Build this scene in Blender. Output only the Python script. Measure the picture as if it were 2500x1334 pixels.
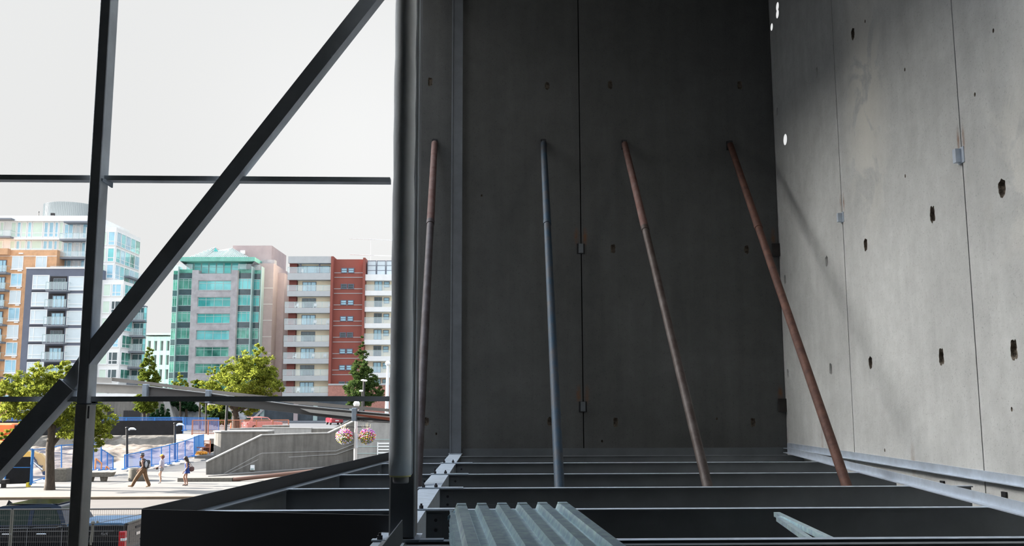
import bpy, bmesh, math, random
import numpy as np
from mathutils import Vector, Matrix
from mathutils.bvhtree import BVHTree

for o in list(bpy.data.objects):
    bpy.data.objects.remove(o, do_unlink=True)
C = bpy.context.scene.collection
R = random.Random(7)

# ------------------------------------------------------------------ camera
FPX = 2279.0
TH, YW, RL = math.radians(7.82), math.radians(1.02), math.radians(.17)
CAM = Vector((0, 0, 4.7))
F_ = Vector((math.sin(YW)*math.cos(TH), math.cos(YW)*math.cos(TH), math.sin(TH)))
R0 = Vector((math.cos(YW), -math.sin(YW), 0)); U0 = R0.cross(F_)
U_ = U0*math.cos(RL)+R0*math.sin(RL); R_ = R0*math.cos(RL)-U0*math.sin(RL)
cd = bpy.data.cameras.new('camera'); cam = bpy.data.objects.new('camera', cd); C.objects.link(cam)
cam.matrix_world = Matrix(((R_.x, U_.x, -F_.x, CAM.x), (R_.y, U_.y, -F_.y, CAM.y), (R_.z, U_.z, -F_.z, CAM.z), (0, 0, 0, 1)))
cd.sensor_width = 36; cd.lens = 36*FPX/2500; cd.clip_end = 2000; cd.clip_start = .05
bpy.context.scene.camera = cam

# ------------------------------------------------------------------ world, sun, exposure
def setup_world():
    w = bpy.data.worlds.new('world'); bpy.context.scene.world = w; w.use_nodes = True
    nt = w.node_tree; nt.nodes.clear(); N = nt.nodes.new; L = nt.links.new
    out = N('ShaderNodeOutputWorld'); bg = N('ShaderNodeBackground'); L(bg.outputs[0], out.inputs[0])
    tc = N('ShaderNodeTexCoord')
    sep = N('ShaderNodeSeparateXYZ'); L(tc.outputs['Generated'], sep.inputs[0])
    ramp = N('ShaderNodeValToRGB'); L(sep.outputs['Z'], ramp.inputs[0])
    e = ramp.color_ramp.elements
    e[0].position = 0.0; e[0].color = (.80, .80, .79, 1)
    e[1].position = 1.0; e[1].color = (1.2, 1.7, 2.4, 1)
    x = e.new(.50); x.color = (.80, .81, .81, 1)
    x = e.new(.68); x.color = (1.0, 1.15, 1.30, 1)
    # wide bright haze around the sun, high on the left and outside the frame
    def lobe(d, width, col):
        d = Vector(d).normalized()
        dot = N('ShaderNodeVectorMath'); dot.operation = 'DOT_PRODUCT'; L(tc.outputs['Generated'], dot.inputs[0]); dot.inputs[1].default_value = d
        a = N('ShaderNodeMath'); a.operation = 'SUBTRACT'; a.inputs[1].default_value = 1; L(dot.outputs['Value'], a.inputs[0])
        b = N('ShaderNodeMath'); b.operation = 'MULTIPLY'; b.inputs[1].default_value = 1/width; L(a.outputs[0], b.inputs[0])
        c = N('ShaderNodeMath'); c.operation = 'EXPONENT'; L(b.outputs[0], c.inputs[0])
        m = N('ShaderNodeVectorMath'); m.operation = 'SCALE'; m.inputs[0].default_value = col; L(c.outputs[0], m.inputs['Scale'])
        return m
    def add(p, q):
        m = N('ShaderNodeVectorMath'); m.operation = 'ADD'; L(p, m.inputs[0]); L(q, m.inputs[1]); return m.outputs[0]
    s = add(ramp.outputs[0], lobe((-1, .13, .72), .034, (26.5, 26.4, 26.0)).outputs[0])
    s = add(s, lobe((.1, -1, .45), .45, (.95, .95, .98)).outputs[0])  # added glow behind the camera, lifts the shaded building fronts
    s = add(s, lobe((-.13, 1, .27), .012, (.10, .10, .10)).outputs[0])
    L(s, bg.inputs[0]); bg.inputs[1].default_value = 1.0
setup_world()
sd = bpy.data.lights.new('sun', 'SUN'); sun = bpy.data.objects.new('sun', sd); C.objects.link(sun)
sd.energy = 26.0; sd.color = (1, .93, .83); sd.angle = math.radians(.6)
az, el = math.radians(11), math.radians(21)
sdir = Vector((-math.cos(az)*math.cos(el), math.sin(az)*math.cos(el), math.sin(el)))
sun.rotation_euler = sdir.to_track_quat('Z', 'Y').to_euler(); sun.location = (-60, 60, 60)
vs = bpy.context.scene.view_settings
bpy.context.scene.display_settings.display_device = 'sRGB'
vs.view_transform = 'Standard'; vs.look = 'None'; vs.gamma = 1; vs.exposure = 0; vs.use_curve_mapping = False

# ------------------------------------------------------------------ helpers
def ray(x, y): return F_+R_*((x-1250)/FPX)+U_*((667-y)/FPX)
def P(x, y, D): d = ray(x, y); return CAM+d*(D/d.y)
def G(x, y, z=0.0): d = ray(x, y); return CAM+d*((z-CAM.z)/d.z)

def mat(name, col, rough=.6, metal=0, var=0, vscale=3, bump=0, bscale=40, col2=None, alpha=1, spec=.5, stretch=None, fac=None, trans=0):
    m = bpy.data.materials.new(name); m.use_nodes = True; nt = m.node_tree
    b = nt.nodes['Principled BSDF']; N = nt.nodes.new; L = nt.links.new
    b.inputs['Base Color'].default_value = (*col, 1); b.inputs['Roughness'].default_value = rough
    b.inputs['Metallic'].default_value = metal; b.inputs['Alpha'].default_value = alpha
    b.inputs['Specular IOR Level'].default_value = spec
    if trans: b.inputs['Transmission Weight'].default_value = trans
    if var or bump or col2:
        tc = N('ShaderNodeTexCoord'); vec = tc.outputs['Object']
        if stretch:
            mp = N('ShaderNodeMapping'); mp.inputs['Scale'].default_value = stretch; L(vec, mp.inputs[0]); vec = mp.outputs[0]
    if var or col2:
        n = N('ShaderNodeTexNoise'); n.inputs['Scale'].default_value = vscale; n.inputs['Detail'].default_value = 7; n.inputs['Roughness'].default_value = .62
        L(vec, n.inputs['Vector'])
        r = N('ShaderNodeValToRGB'); L(n.outputs['Fac'], r.inputs[0])
        lo, hi = fac or (.35, .65)
        r.color_ramp.elements[0].position = lo; r.color_ramp.elements[1].position = hi
        if col2: a_, b_ = col, col2
        else: a_ = tuple(c*(1-var) for c in col); b_ = tuple(min(1, c*(1+var)) for c in col)
        r.color_ramp.elements[0].color = (*a_, 1); r.color_ramp.elements[1].color = (*b_, 1)
        L(r.outputs[0], b.inputs['Base Color'])
    if bump:
        n2 = N('ShaderNodeTexNoise'); n2.inputs['Scale'].default_value = bscale; n2.inputs['Detail'].default_value = 5; L(vec, n2.inputs['Vector'])
        bp = N('ShaderNodeBump'); bp.inputs['Strength'].default_value = bump; bp.inputs['Distance'].default_value = .02
        L(n2.outputs['Fac'], bp.inputs['Height']); L(bp.outputs[0], b.inputs['Normal'])
    return m

ORG = {}
class MB:
    def __init__(s): s.v = []; s.f = []; s.m = []; s.s = []
    def add(s, v, f, mi=0, sm=False):
        b = len(s.v); s.v += [tuple(p) for p in v]
        for q in f: s.f.append(tuple(i+b for i in q)); s.m.append(mi); s.s.append(sm)
        return s
    def box(s, x0, x1, y0, y1, z0, z1, mi=0):
        x0, x1 = sorted((x0, x1)); y0, y1 = sorted((y0, y1)); z0, z1 = sorted((z0, z1))
        v = [(x, y, z) for z in (z0, z1) for y in (y0, y1) for x in (x0, x1)]
        return s.add(v, [(0, 2, 3, 1), (4, 5, 7, 6), (0, 1, 5, 4), (2, 6, 7, 3), (0, 4, 6, 2), (1, 3, 7, 5)], mi)
    def bbox(s, x0, x1, y0, y1, z0, z1, b=.01, mi=0):       # box with bevelled long edges
        x0, x1 = sorted((x0, x1)); y0, y1 = sorted((y0, y1)); z0, z1 = sorted((z0, z1))
        def ring(xa, xb, ya, yb, z): return [(xa+b, ya, z), (xb-b, ya, z), (xb, ya+b, z), (xb, yb-b, z), (xb-b, yb, z), (xa+b, yb, z), (xa, yb-b, z), (xa, ya+b, z)]
        r = ring(x0, x1, y0, y1, z0+b)+ring(x0, x1, y0, y1, z1-b)
        cx, cy = (x0+x1)/2, (y0+y1)/2
        t = ring(x0+b, x1-b, y0+b, y1-b, z1); bo = ring(x0+b, x1-b, y0+b, y1-b, z0)
        v = bo+r+t; f = []
        for k in range(3):
            for i in range(8): f.append((k*8+i, k*8+(i+1) % 8, k*8+8+(i+1) % 8, k*8+8+i))
        f.append(tuple(range(7, -1, -1))); f.append(tuple(range(24, 32)))
        return s.add(v, f, mi)
    def prof(s, p0, p1, pts, up=(0, 0, 1), mi=0, sm=False, cut0=None, cut1=None):   # closed profile (side, up) swept p0->p1
        p0, p1 = Vector(p0), Vector(p1); d = (p1-p0).normalized(); up = Vector(up)
        side = d.cross(up).normalized(); u = side.cross(d)
        n = len(pts)
        a = [p0+side*x+u*y for x, y in pts]; b = [p1+side*x+u*y for x, y in pts]
        if cut0 is not None: a = [q+d*(((cut0[0]-q).dot(cut0[1]))/d.dot(cut0[1])) for q in a]
        if cut1 is not None: b = [q+d*(((cut1[0]-q).dot(cut1[1]))/d.dot(cut1[1])) for q in b]
        f = [(i, (i+1) % n, n+(i+1) % n, n+i) for i in range(n)]
        f += [tuple(range(n-1, -1, -1)), tuple(range(n, 2*n))]
        return s.add(a+b, f, mi, sm)
    def bar(s, p0, p1, w, h, up=(0, 0, 1), mi=0, **k):
        return s.prof(p0, p1, [(-w/2, -h/2), (w/2, -h/2), (w/2, h/2), (-w/2, h/2)], up, mi, **k)
    def ib(s, p0, p1, w, h, tf, tw, up=(0, 0, 1), mi=0):    # I section, p0/p1 on top of the flange
        a = w/2; t = tw/2
        return s.prof(p0, p1, [(-a, 0), (-a, -tf), (-t, -tf), (-t, -h+tf), (-a, -h+tf), (-a, -h), (a, -h), (a, -h+tf), (t, -h+tf), (t, -tf), (a, -tf), (a, 0)][::-1], up, mi)
    def tube(s, p0, p1, r0, r1=None, n=16, mi=0, sm=True):
        r1 = r0 if r1 is None else r1
        p0, p1 = Vector(p0), Vector(p1); d = (p1-p0).normalized()
        up = Vector((0, 0, 1)) if abs(d.z) < .9 else Vector((1, 0, 0))
        a = d.cross(up).normalized(); b = d.cross(a)
        v = [p0+(a*math.cos(t)+b*math.sin(t))*r0 for t in [2*math.pi*i/n for i in range(n)]]
        v += [p1+(a*math.cos(t)+b*math.sin(t))*r1 for t in [2*math.pi*i/n for i in range(n)]]
        k = len(s.v)
        s.add(v, [(i, n+i, n+(i+1) % n, (i+1) % n) for i in range(n)], mi, sm)
        s.add(v[:n], [tuple(range(n))], mi); s.add(v[n:], [tuple(range(n-1, -1, -1))], mi)
        return s
    def path(s, pts, r, n=8, mi=0):
        for a, b in zip(pts, pts[1:]): s.tube(a, b, r, n=n, mi=mi)
        return s
    def lathe(s, prof, c=(0, 0, 0), n=24, mi=0, sm=True):
        c = Vector(c); v = []
        for r, z in prof:
            for i in range(n): t = 2*math.pi*i/n; v.append(c+Vector((r*math.cos(t), r*math.sin(t), z)))
        f = []
        for k in range(len(prof)-1):
            for i in range(n): f.append((k*n+i, k*n+(i+1) % n, (k+1)*n+(i+1) % n, (k+1)*n+i))
        f.append(tuple(range(n-1, -1, -1))); f.append(tuple((len(prof)-1)*n+i for i in range(n)))
        return s.add(v, f, mi, sm)
    def sph(s, c, r, nu=16, nv=10, mi=0, fn=None):
        c = Vector(c); r = Vector((r, r, r)) if isinstance(r, (int, float)) else Vector(r)
        v = [c+Vector((0, 0, -r.z))]
        for j in range(1, nv):
            ph = math.pi*j/nv-math.pi/2
            for i in range(nu):
                t = 2*math.pi*i/nu; q = Vector((math.cos(ph)*math.cos(t), math.cos(ph)*math.sin(t), math.sin(ph)))
                k = fn(q) if fn else 1
                v.append(c+Vector((q.x*r.x, q.y*r.y, q.z*r.z))*k)
        v.append(c+Vector((0, 0, r.z))); T = len(v)-1; f = []
        for i in range(nu):
            f.append((0, 1+(i+1) % nu, 1+i)); f.append((T, 1+(nv-2)*nu+i, 1+(nv-2)*nu+(i+1) % nu))
        for j in range(nv-2):
            for i in range(nu): f.append((1+j*nu+i, 1+j*nu+(i+1) % nu, 1+(j+1)*nu+(i+1) % nu, 1+(j+1)*nu+i))
        return s.add(v, f, mi, True)
    def prism(s, pts, vec, mi=0):
        n = len(pts); a = [Vector(p) for p in pts]; vec = Vector(vec); b = [p+vec for p in a]
        return s.add(a+b, [tuple(range(n-1, -1, -1)), tuple(range(n, 2*n))]+[(i, (i+1) % n, n+(i+1) % n, n+i) for i in range(n)], mi)
    def build(s, name, m, parent=None, loc=None, **kw):
        me = bpy.data.meshes.new(name)
        if parent is not None: o3 = ORG[parent.name]
        elif loc is not None: o3 = Vector(loc)
        else: o3 = Vector((0, 0, 0))
        me.from_pydata([(p[0]-o3.x, p[1]-o3.y, p[2]-o3.z) for p in s.v], [], s.f)
        for q in (m if isinstance(m, (list, tuple)) else [m]): me.materials.append(q)
        me.polygons.foreach_set('material_index', s.m); me.polygons.foreach_set('use_smooth', s.s)
        me.update()
        bm = bmesh.new(); bm.from_mesh(me); bmesh.ops.recalc_face_normals(bm, faces=bm.faces); bm.to_mesh(me); bm.free()
        o = bpy.data.objects.new(name, me); C.objects.link(o)
        if parent is not None: o.parent = parent; ORG[o.name] = o3
        else: o.location = o3; ORG[o.name] = o3
        tag(o, **kw); return o
def tag(o, label=None, cat=None, group=None, kind=None):
    if label: o['label'] = label
    if cat: o['category'] = cat
    if group: o['group'] = group
    if kind: o['kind'] = kind
    return o
def thing(name, label, cat, loc=(0, 0, 0), group=None):
    o = bpy.data.objects.new(name, None); C.objects.link(o); o.location = loc; o.empty_display_size = .2
    ORG[o.name] = Vector(loc); return tag(o, label, cat, group)
def copy_tree(o, parent=None):
    c = o.copy(); C.objects.link(c); c.parent = parent
    for ch in list(o.children): copy_tree(ch, c)
    return c
def dup(root, loc, label=None, rz=None, sc=None):
    c = copy_tree(root); c.location = loc
    if label: c['label'] = label
    if rz is not None: c.rotation_euler[2] = rz
    if sc is not None: c.scale = sc
    return c

# ------------------------------------------------------------------ materials
def concrete(name, c, streak=.25, stains=(), pale=(), bump=.35, rough=.85):
    m = bpy.data.materials.new(name); m.use_nodes = True; nt = m.node_tree; b = nt.nodes['Principled BSDF']
    N = nt.nodes.new; L = nt.links.new
    b.inputs['Roughness'].default_value = rough; b.inputs['Specular IOR Level'].default_value = .25
    tc = N('ShaderNodeTexCoord'); V = tc.outputs['Object']
    def noise(scale, stretch=None, det=6, rg=.6, dist=0):
        v = V
        if stretch:
            mp = N('ShaderNodeMapping'); mp.inputs['Scale'].default_value = stretch; L(V, mp.inputs[0]); v = mp.outputs[0]
        n = N('ShaderNodeTexNoise'); n.inputs['Scale'].default_value = scale; n.inputs['Detail'].default_value = det; n.inputs['Roughness'].default_value = rg
        n.inputs['Distortion'].default_value = dist; L(v, n.inputs['Vector']); return n.outputs['Fac']
    def mr(x, a, b_, c_, d):
        n = N('ShaderNodeMapRange'); n.inputs[1].default_value = a; n.inputs[2].default_value = b_; n.inputs[3].default_value = c_; n.inputs[4].default_value = d; L(x, n.inputs[0]); return n.outputs[0]
    def mul(x, y):
        n = N('ShaderNodeMath'); n.operation = 'MULTIPLY'; L(x, n.inputs[0])
        if isinstance(y, (int, float)): n.inputs[1].default_value = y
        else: L(y, n.inputs[1])
        return n.outputs[0]
    big = mr(noise(.45, dist=.6), .3, .7, .86, 1.10)
    mid = mr(noise(3.2, det=8, rg=.7), .3, .7, .90, 1.08)
    st = mr(noise(2.0, (1.6, 1.6, .12), dist=.3), .35, .7, 1-streak, 1.05)
    spk = mr(noise(38, det=3), .30, .40, .72, 1.0)
    val = mul(mul(mul(big, mid), st), spk)
    cc = N('ShaderNodeVectorMath'); cc.operation = 'SCALE'; cc.inputs[0].default_value = c; L(val, cc.inputs['Scale'])
    col = cc.outputs[0]
    def blob(pos, rad):     # soft spot of stain at a place on the wall
        s1 = N('ShaderNodeVectorMath'); s1.operation = 'SUBTRACT'; L(V, s1.inputs[0]); s1.inputs[1].default_value = pos
        s2 = N('ShaderNodeVectorMath'); s2.operation = 'DIVIDE'; L(s1.outputs[0], s2.inputs[0]); s2.inputs[1].default_value = rad
        s3 = N('ShaderNodeVectorMath'); s3.operation = 'LENGTH'; L(s2.outputs[0], s3.inputs[0])
        return mr(s3.outputs['Value'], .1, 1, 1, 0)
    def blend(fac, color):
        nonlocal col
        mx = N('ShaderNodeMix'); mx.data_type = 'RGBA'; L(fac, mx.inputs[0]); L(col, mx.inputs[6]); mx.inputs[7].default_value = (*color, 1); col = mx.outputs[2]
    wob = mr(noise(7), .35, .6, .3, 1.0)
    for pos, rad, k in stains: blend(mul(mul(blob(pos, rad), wob), k), (.22, .09, .03))
    edge = noise(.9, dist=1.2)
    for pos, rad, k in pale: blend(mul(mul(blob(pos, rad), mr(edge, .44, .52, 0, 1)), k), tuple(min(1, q*1.35) for q in (c[0]*1.05, c[1], c[2]*.93)))
    L(col, b.inputs['Base Color'])
    bp = N('ShaderNodeBump'); bp.inputs['Strength'].default_value = bump; bp.inputs['Distance'].default_value = .02
    L(noise(22, det=8, rg=.7), bp.inputs['Height']); L(bp.outputs[0], b.inputs['Normal'])
    return m

M_steel = mat('primed_steel', (.72, .76, .80), .55, .1, var=.12, vscale=2, bump=.05)
M_joist = mat('primed_joist', (.16, .175, .19), .5, .3, var=.15, vscale=1.2, bump=.04)
M_plate = mat('grey_primer_plate', (.44, .50, .57), .6, .2, var=.12, vscale=6, bump=.06)
M_bolt = mat('dark_bolt', (.04, .04, .045), .5, .5)
M_galv = mat('galvanised', (.66, .84, 1.0), .30, .6, var=.22, vscale=14, bump=.10, bscale=90)
M_galvL = mat('galvanised_light', (.60, .66, .74), .45, .55, var=.10, vscale=5, bump=.05)
M_rustpipe = mat('rusted_pipe', (.055, .021, .014), .75, .15, col2=(.115, .05, .033), vscale=5, bump=.25, fac=(.35, .7))
M_brownpipe = mat('brown_pipe', (.035, .021, .016), .6, .25, col2=(.09, .075, .068), vscale=4, bump=.2, stretch=(1, 1, .5), fac=(.4, .75))
M_bluepipe = mat('blue_pipe', (.018, .045, .075), .6, .25, col2=(.055, .05, .05), vscale=4, bump=.2, stretch=(1, 1, .5), fac=(.40, .70))
M_purplepipe = mat('dull_pipe', (.05, .035, .035), .6, .25, col2=(.09, .08, .085), vscale=4, bump=.2, stretch=(1, 1, .5), fac=(.4, .7))
M_wrap = mat('pipe_wrap', (.84, .87, .90), .8, 0, var=.05, vscale=4, bump=.25, bscale=3)
M_foam = mat('yellow_foam', (.75, .68, .30), .9)
M_pvc = mat('pipe_end', (.25, .25, .26), .6)
M_black = mat('matte_black', (.012, .012, .014), .6)
M_glass = mat('rail_glass', (.72, .84, .88), .05, alpha=.24)
M_paneB = mat('sky_reflection_pane', (.34, .60, .74), .08, .1, var=.20, vscale=.25, spec=.8)  # opaque pane, sky reflection put into the pale blue base
M_paneD = mat('dark_pane', (.045, .085, .10), .06, .1, var=.4, vscale=.3, spec=.8)
M_paneW = mat('blind_pane', (.60, .69, .73), .3, var=.03, vscale=1)
M_paneG = mat('pale_green_pane', (.62, .76, .66), .3, var=.05, vscale=.6)
M_teal = mat('teal_pane', (.07, .46, .45), .05, .25, var=.30, vscale=.22, spec=.9)
M_tealL = mat('light_teal_pane', (.20, .64, .66), .05, .2, var=.22, vscale=.2, spec=.9)
M_tealD = mat('green_dark_pane', (.03, .17, .13), .05, .3, col2=(.16, .50, .40), vscale=.35, spec=.9, fac=(.38, .62))
M_white = mat('white_frame', (.82, .84, .84), .5)
M_mull = mat('grey_mullion', (.42, .55, .55), .4, .4)
M_wslab = mat('white_slab', (.80, .81, .80), .8, var=.04, vscale=1)
M_orange = mat('orange_brick', (.62, .36, .20), .85, var=.12, vscale=1.2, bump=.2)
M_slate = mat('slate_cladding', (.13, .145, .19), .8, var=.06, vscale=.7)
M_dslab = mat('dark_slab', (.20, .22, .25), .7)
M_stone = mat('grey_stone', (.38, .37, .39), .85, var=.16, vscale=.8, bump=.1)
M_pink = mat('pinkish_concrete', (.42, .345, .35), .85, var=.06, vscale=.5)
M_red = mat('red_cladding', (.27, .08, .06), .85, var=.06, vscale=.5)
M_cream = mat('cream_render', (.93, .83, .63), .85, var=.03, vscale=1)
M_fascia = mat('grey_fascia', (.45, .47, .48), .8, var=.04, vscale=1)
M_dred = mat('dark_red_wall', (.13, .035, .028), .85)
M_brick = mat('pink_brick', (.42, .20, .16), .9, var=.15, vscale=3)
M_tealroof = mat('copper_green_eave', (.25, .56, .48), .6, .2, var=.1, vscale=1)
M_roofmetal = mat('pale_roof_metal', (.40, .385, .35), .6, .1, var=.05, vscale=1)
M_ribbed = mat('ribbed_drum', (.27, .30, .31), .6, .2)
M_bluepaint = mat('blue_fence_paint', (.02, .17, .50), .5)
M_bluemesh = mat('blue_mesh', (.07, .22, .58), .6, alpha=.34)
M_blkscreen = mat('black_screen', (.010, .011, .014), .9, var=.25, vscale=2)
M_rustrail = mat('rust_red_rail', (.45, .17, .10), .7)
M_orangerail = mat('orange_rail', (.75, .30, .12), .6)
M_conc_out = concrete('street_concrete', (.20, .192, .176), .34)
M_conc_lt = concrete('pale_concrete', (.36, .36, .35), .15)
M_plan = mat('pebbled_concrete', (.15, .14, .12), .95, var=.2, vscale=9, bump=.6, bscale=30)
M_asph = mat('asphalt', (.100, .090, .083), .9, var=.07, vscale=.6, bump=.15, bscale=25)
M_walk = mat('sidewalk_concrete', (.145, .138, .130), .9, var=.07, vscale=.5, bump=.1)
M_lot = mat('dark_asphalt', (.07, .075, .085), .9, var=.15, vscale=.5)
M_kerb = mat('tan_kerb', (.15, .115, .08), .9, var=.15, vscale=1)
M_dirt = mat('excavated_rock', (.075, .06, .05), .95, col2=(.24, .195, .155), vscale=1.1, bump=1.0, bscale=3)
M_bark = mat('bark', (.05, .038, .028), .95, var=.35, vscale=9, bump=.6, stretch=(1, 1, .3))
M_wood = mat('raw_timber', (.62, .50, .36), .8, var=.12, vscale=6, stretch=(1, 1, .2))
M_tape = mat('tape_rope', (.20, .19, .16), .9)
M_wire = mat('fence_wire', (.16, .15, .14), .6, .2)
M_soil = mat('soil', (.10, .08, .06), .95, var=.3)
# ================================================================== interior structure
ZJ = 3.6
def cut_panel(name, box, cutters, m, mcut, label=None):
    a = MB().box(*box); ob = a.build(name, [m, mcut], kind='structure')
    if cutters:
        c = MB()
        for q in cutters: q(c)
        co = c.build('cutter', [m, mcut])
        for p in co.data.polygons: p.material_index = 1
        md = ob.modifiers.new('cut', 'BOOLEAN'); md.object = co; md.operation = 'DIFFERENCE'; md.solver = 'EXACT'; md.use_self = True
        bpy.context.view_layer.update()
        dg = bpy.context.evaluated_depsgraph_get()
        me = bpy.data.meshes.new_from_object(ob.evaluated_get(dg))
        ob.modifiers.clear(); ob.data = me
        bpy.data.objects.remove(co, do_unlink=True)
    return ob
M_pocket = mat('pocket_mortar', (.17, .14, .11), .95, var=.5, vscale=20, bump=1, bscale=40)
M_unlit = mat('unlit_wall', (.035, .035, .035), .9, var=.1)  # shade put into a near-black colour, cuts bounce from the near panels
BW, RW = 20.2, 6.25
def hitR(x, y): d = ray(x, y); return CAM+d*(RW/d.x)
rst = []
for x, y in ((2057, 515), (2347, 362)):
    p = hitR(x, y)
    for s in (-.07, .07): rst.append(((p.x, p.y+s, p.z+.12), (.1, .05, .24), .85))
for x, y in ((1920, 1085), (2008, 1093), (2230, 1135)):
    p = hitR(x, y); rst.append(((p.x, p.y, p.z+.05), (.1, .09, .35), .5))
bst = []
for x, y in ((1418, 590), (1423, 975), (1898, 590), (1916, 975)):
    p = P(x, y, BW)
    for s in (-.09, .09): bst.append(((p.x+s, p.y, p.z+.1), (.07, .2, .25), .8))
p1, p2 = hitR(2110, 250), hitR(2470, 400)
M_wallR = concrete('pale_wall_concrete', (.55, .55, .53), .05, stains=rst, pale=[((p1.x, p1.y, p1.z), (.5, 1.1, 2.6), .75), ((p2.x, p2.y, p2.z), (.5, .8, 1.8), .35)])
M_wallB = concrete('shaded_wall_concrete', (.125, .127, .125), .12, stains=bst)  # same concrete as the right wall, its shade put into a darker colour

def pocket(axis, p, big=1.0):
    def fn(c):
        rr = R.random()*6
        def wob(q): return 1+.05*math.sin(4*q.z+rr)+.09*math.sin(6*q.y+5*q.x+rr*2)+.07*math.sin(9*q.z+4*q.y+rr)
        r = (.075, .072*big, .112*big) if axis == 'x' else (.06*big, .075, .11*big)
        c.sph(p, r, 16, 12, 0, lambda q: wob(q)*.93/(q.x**4+q.y**4+q.z**4)**.25)
    return fn
def plughole(axis, p):
    def fn(c): c.sph(p, (.05, .022, .03) if axis == 'x' else (.022, .05, .03), 8, 6)
    return fn
rp = [(2082, 83, 1), (1994, 177, 1), (2446, 460, 1.12), (2276, 524, 1.1), (2113, 598, 1), (2018, 638, 1), (2475, 855, 1.15), (2298, 872, 1.1), (2125, 886, 1), (2028, 902, 1), (1897, 272, .9), (1916, 683, .9), (1923, 913, .9)]
small = [(2112, 52), (2209, 170), (1971, 200), (2210, 430), (2425, 75), (2470, 1000), (2160, 1100), (2380, 231)]
ridge = [20.2, 16.42, 12.07, 7.7, 3.3, -1.1, -4.0]
for i in range(6):
    y1, y0 = ridge[i]-(.012 if i else 0), ridge[i+1]+.012
    cs = []
    for x, y, b in rp:
        p = hitR(x, y)
        if y0 < p.y < y1: cs.append(pocket('x', p, b))
    for x, y in small:
        p = hitR(x, y)
        if y0 < p.y < y1: cs.append(plughole('x', p))
    if i == 0:      # sun spots imitated by oblique round holes through the end panel, showing sky
        for x, y, r in ((1917, 341, .125), (1898, 16, .10), (1898, 34, .10), (1884, 66, .085)):
            p = hitR(x, y); d = (p-CAM); d.normalize()
            def fn(c, p=p, d=d, r=r):
                n = 20; a = []; b = []
                for k in range(n):
                    t = 2*math.pi*k/n; q = Vector((RW, p.y+math.cos(t)*r, p.z+math.sin(t)*r*.98))
                    a.append(q-d*(.12/d.x)*1.0); b.append(q+d*(.35/d.x))
                c.add(a+b, [tuple(range(n-1, -1, -1)), tuple(range(n, 2*n))]+[(k, (k+1) % n, n+(k+1) % n, n+k) for k in range(n)])
            cs.append(fn)
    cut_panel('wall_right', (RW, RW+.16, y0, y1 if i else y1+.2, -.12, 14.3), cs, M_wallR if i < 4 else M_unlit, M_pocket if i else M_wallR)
MB().box(RW+.17, RW+.20, 10.8, 15.6, -.12, 14.3).build('wall_outside', M_black, kind='structure')
bp = [(1050, 200), (1336, 210), (1490, 207), (1806, 208), (1497, 608), (1823, 610), (1041, 1030), (1503, 1032), (1838, 1032), (1342, 1030), (1342, 610)]
bsm = [(1065, 1060), (1470, 1078), (1750, 1023), (1176, 478)]
XL = -1.95
bx = [(XL, 1.868), (1.892, 6.25)]
for x0, x1 in bx:
    cs = []
    for x, y in bp:
        p = P(x, y, BW)
        if x0 < p.x < x1: cs.append(pocket('y', p, .9))
    for x, y in bsm:
        p = P(x, y, BW)
        if x0 < p.x < x1: cs.append(plughole('y', p))
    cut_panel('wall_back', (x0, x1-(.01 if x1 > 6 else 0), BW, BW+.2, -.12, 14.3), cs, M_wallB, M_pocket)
MB().box(1.5, 2.3, BW+.205, BW+.24, -.12, 14.3).build('wall_backing', M_black, kind='structure')
# roof deck and the closed end of the hall behind the camera
fx = lambda y: -3.01+(y-9.93)*(-1.99+3.01)/(17.79-9.93)      # floor edge line (X at depth y)
rf = [(-4.6, -4), (RW+.2, -4), (RW+.2, BW+.2), (XL, BW+.2), (fx(9.0), 9.0), (-4.6, 7.75)]
HX0, HX1, HY0, HY1 = -2.3, 6.0, 7.95, 10.6       # roof bay still open to the sky
c = MB()
c.prism([(x, y, 14.3) for x, y in ((-4.6, -4), (RW+.2, -4), (RW+.2, HY0), (-4.6, HY0))], (0, 0, .3))
c.prism([(fx(HY1), HY1, 14.3), (RW+.2, HY1, 14.3), (RW+.2, BW+.2, 14.3), (XL, BW+.2, 14.3)], (0, 0, .3))
c.box(HX1, RW+.2, HY0, HY1, 14.3, 14.6).prism([(-3.3, HY0, 14.3), (HX0, HY0, 14.3), (HX0, HY1, 14.3), (fx(HY1)-.1, HY1, 14.3)], (0, 0, .3))
c.build('ceiling', mat('roof_underside', (.16, .16, .16), .9, var=.1), kind='structure')
MB().box(-4.6, -4.42, -4, 7.72, -.12, 14.3).build('wall_left', mat('unlit_render', (.035, .035, .035), .9, var=.1), kind='structure')  # near-black colour keeps bounce light off the column fronts
MB().prism([(fx(20.1)+.1, 20.1, -.12), (-3.0, 8.85, -.12), (-.75, 8.28, -.12), (-.75, 8.5, -.12), (-2.85, 9.05, -.12), (fx(20.1)+.3, 20.1, -.12)], (0, 0, 3.18)).build('wall_lower', bpy.data.materials['unlit_render'], kind='structure')  # unseen wall added below the floor edge to stop light from the street
MB().box(-4.6, RW+.2, -4.25, -4, -.12, 14.3).build('wall_front', mat('unlit_concrete', (.035, .035, .035), .9, var=.1), kind='structure')  # colour darkened so the end wall gives little bounce light
MB().prism([(x, y, -.12) for x, y in rf], (0, 0, .10)).build('floor', mat('slab_concrete', (.12, .12, .12), .9, var=.1), kind='structure')

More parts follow.
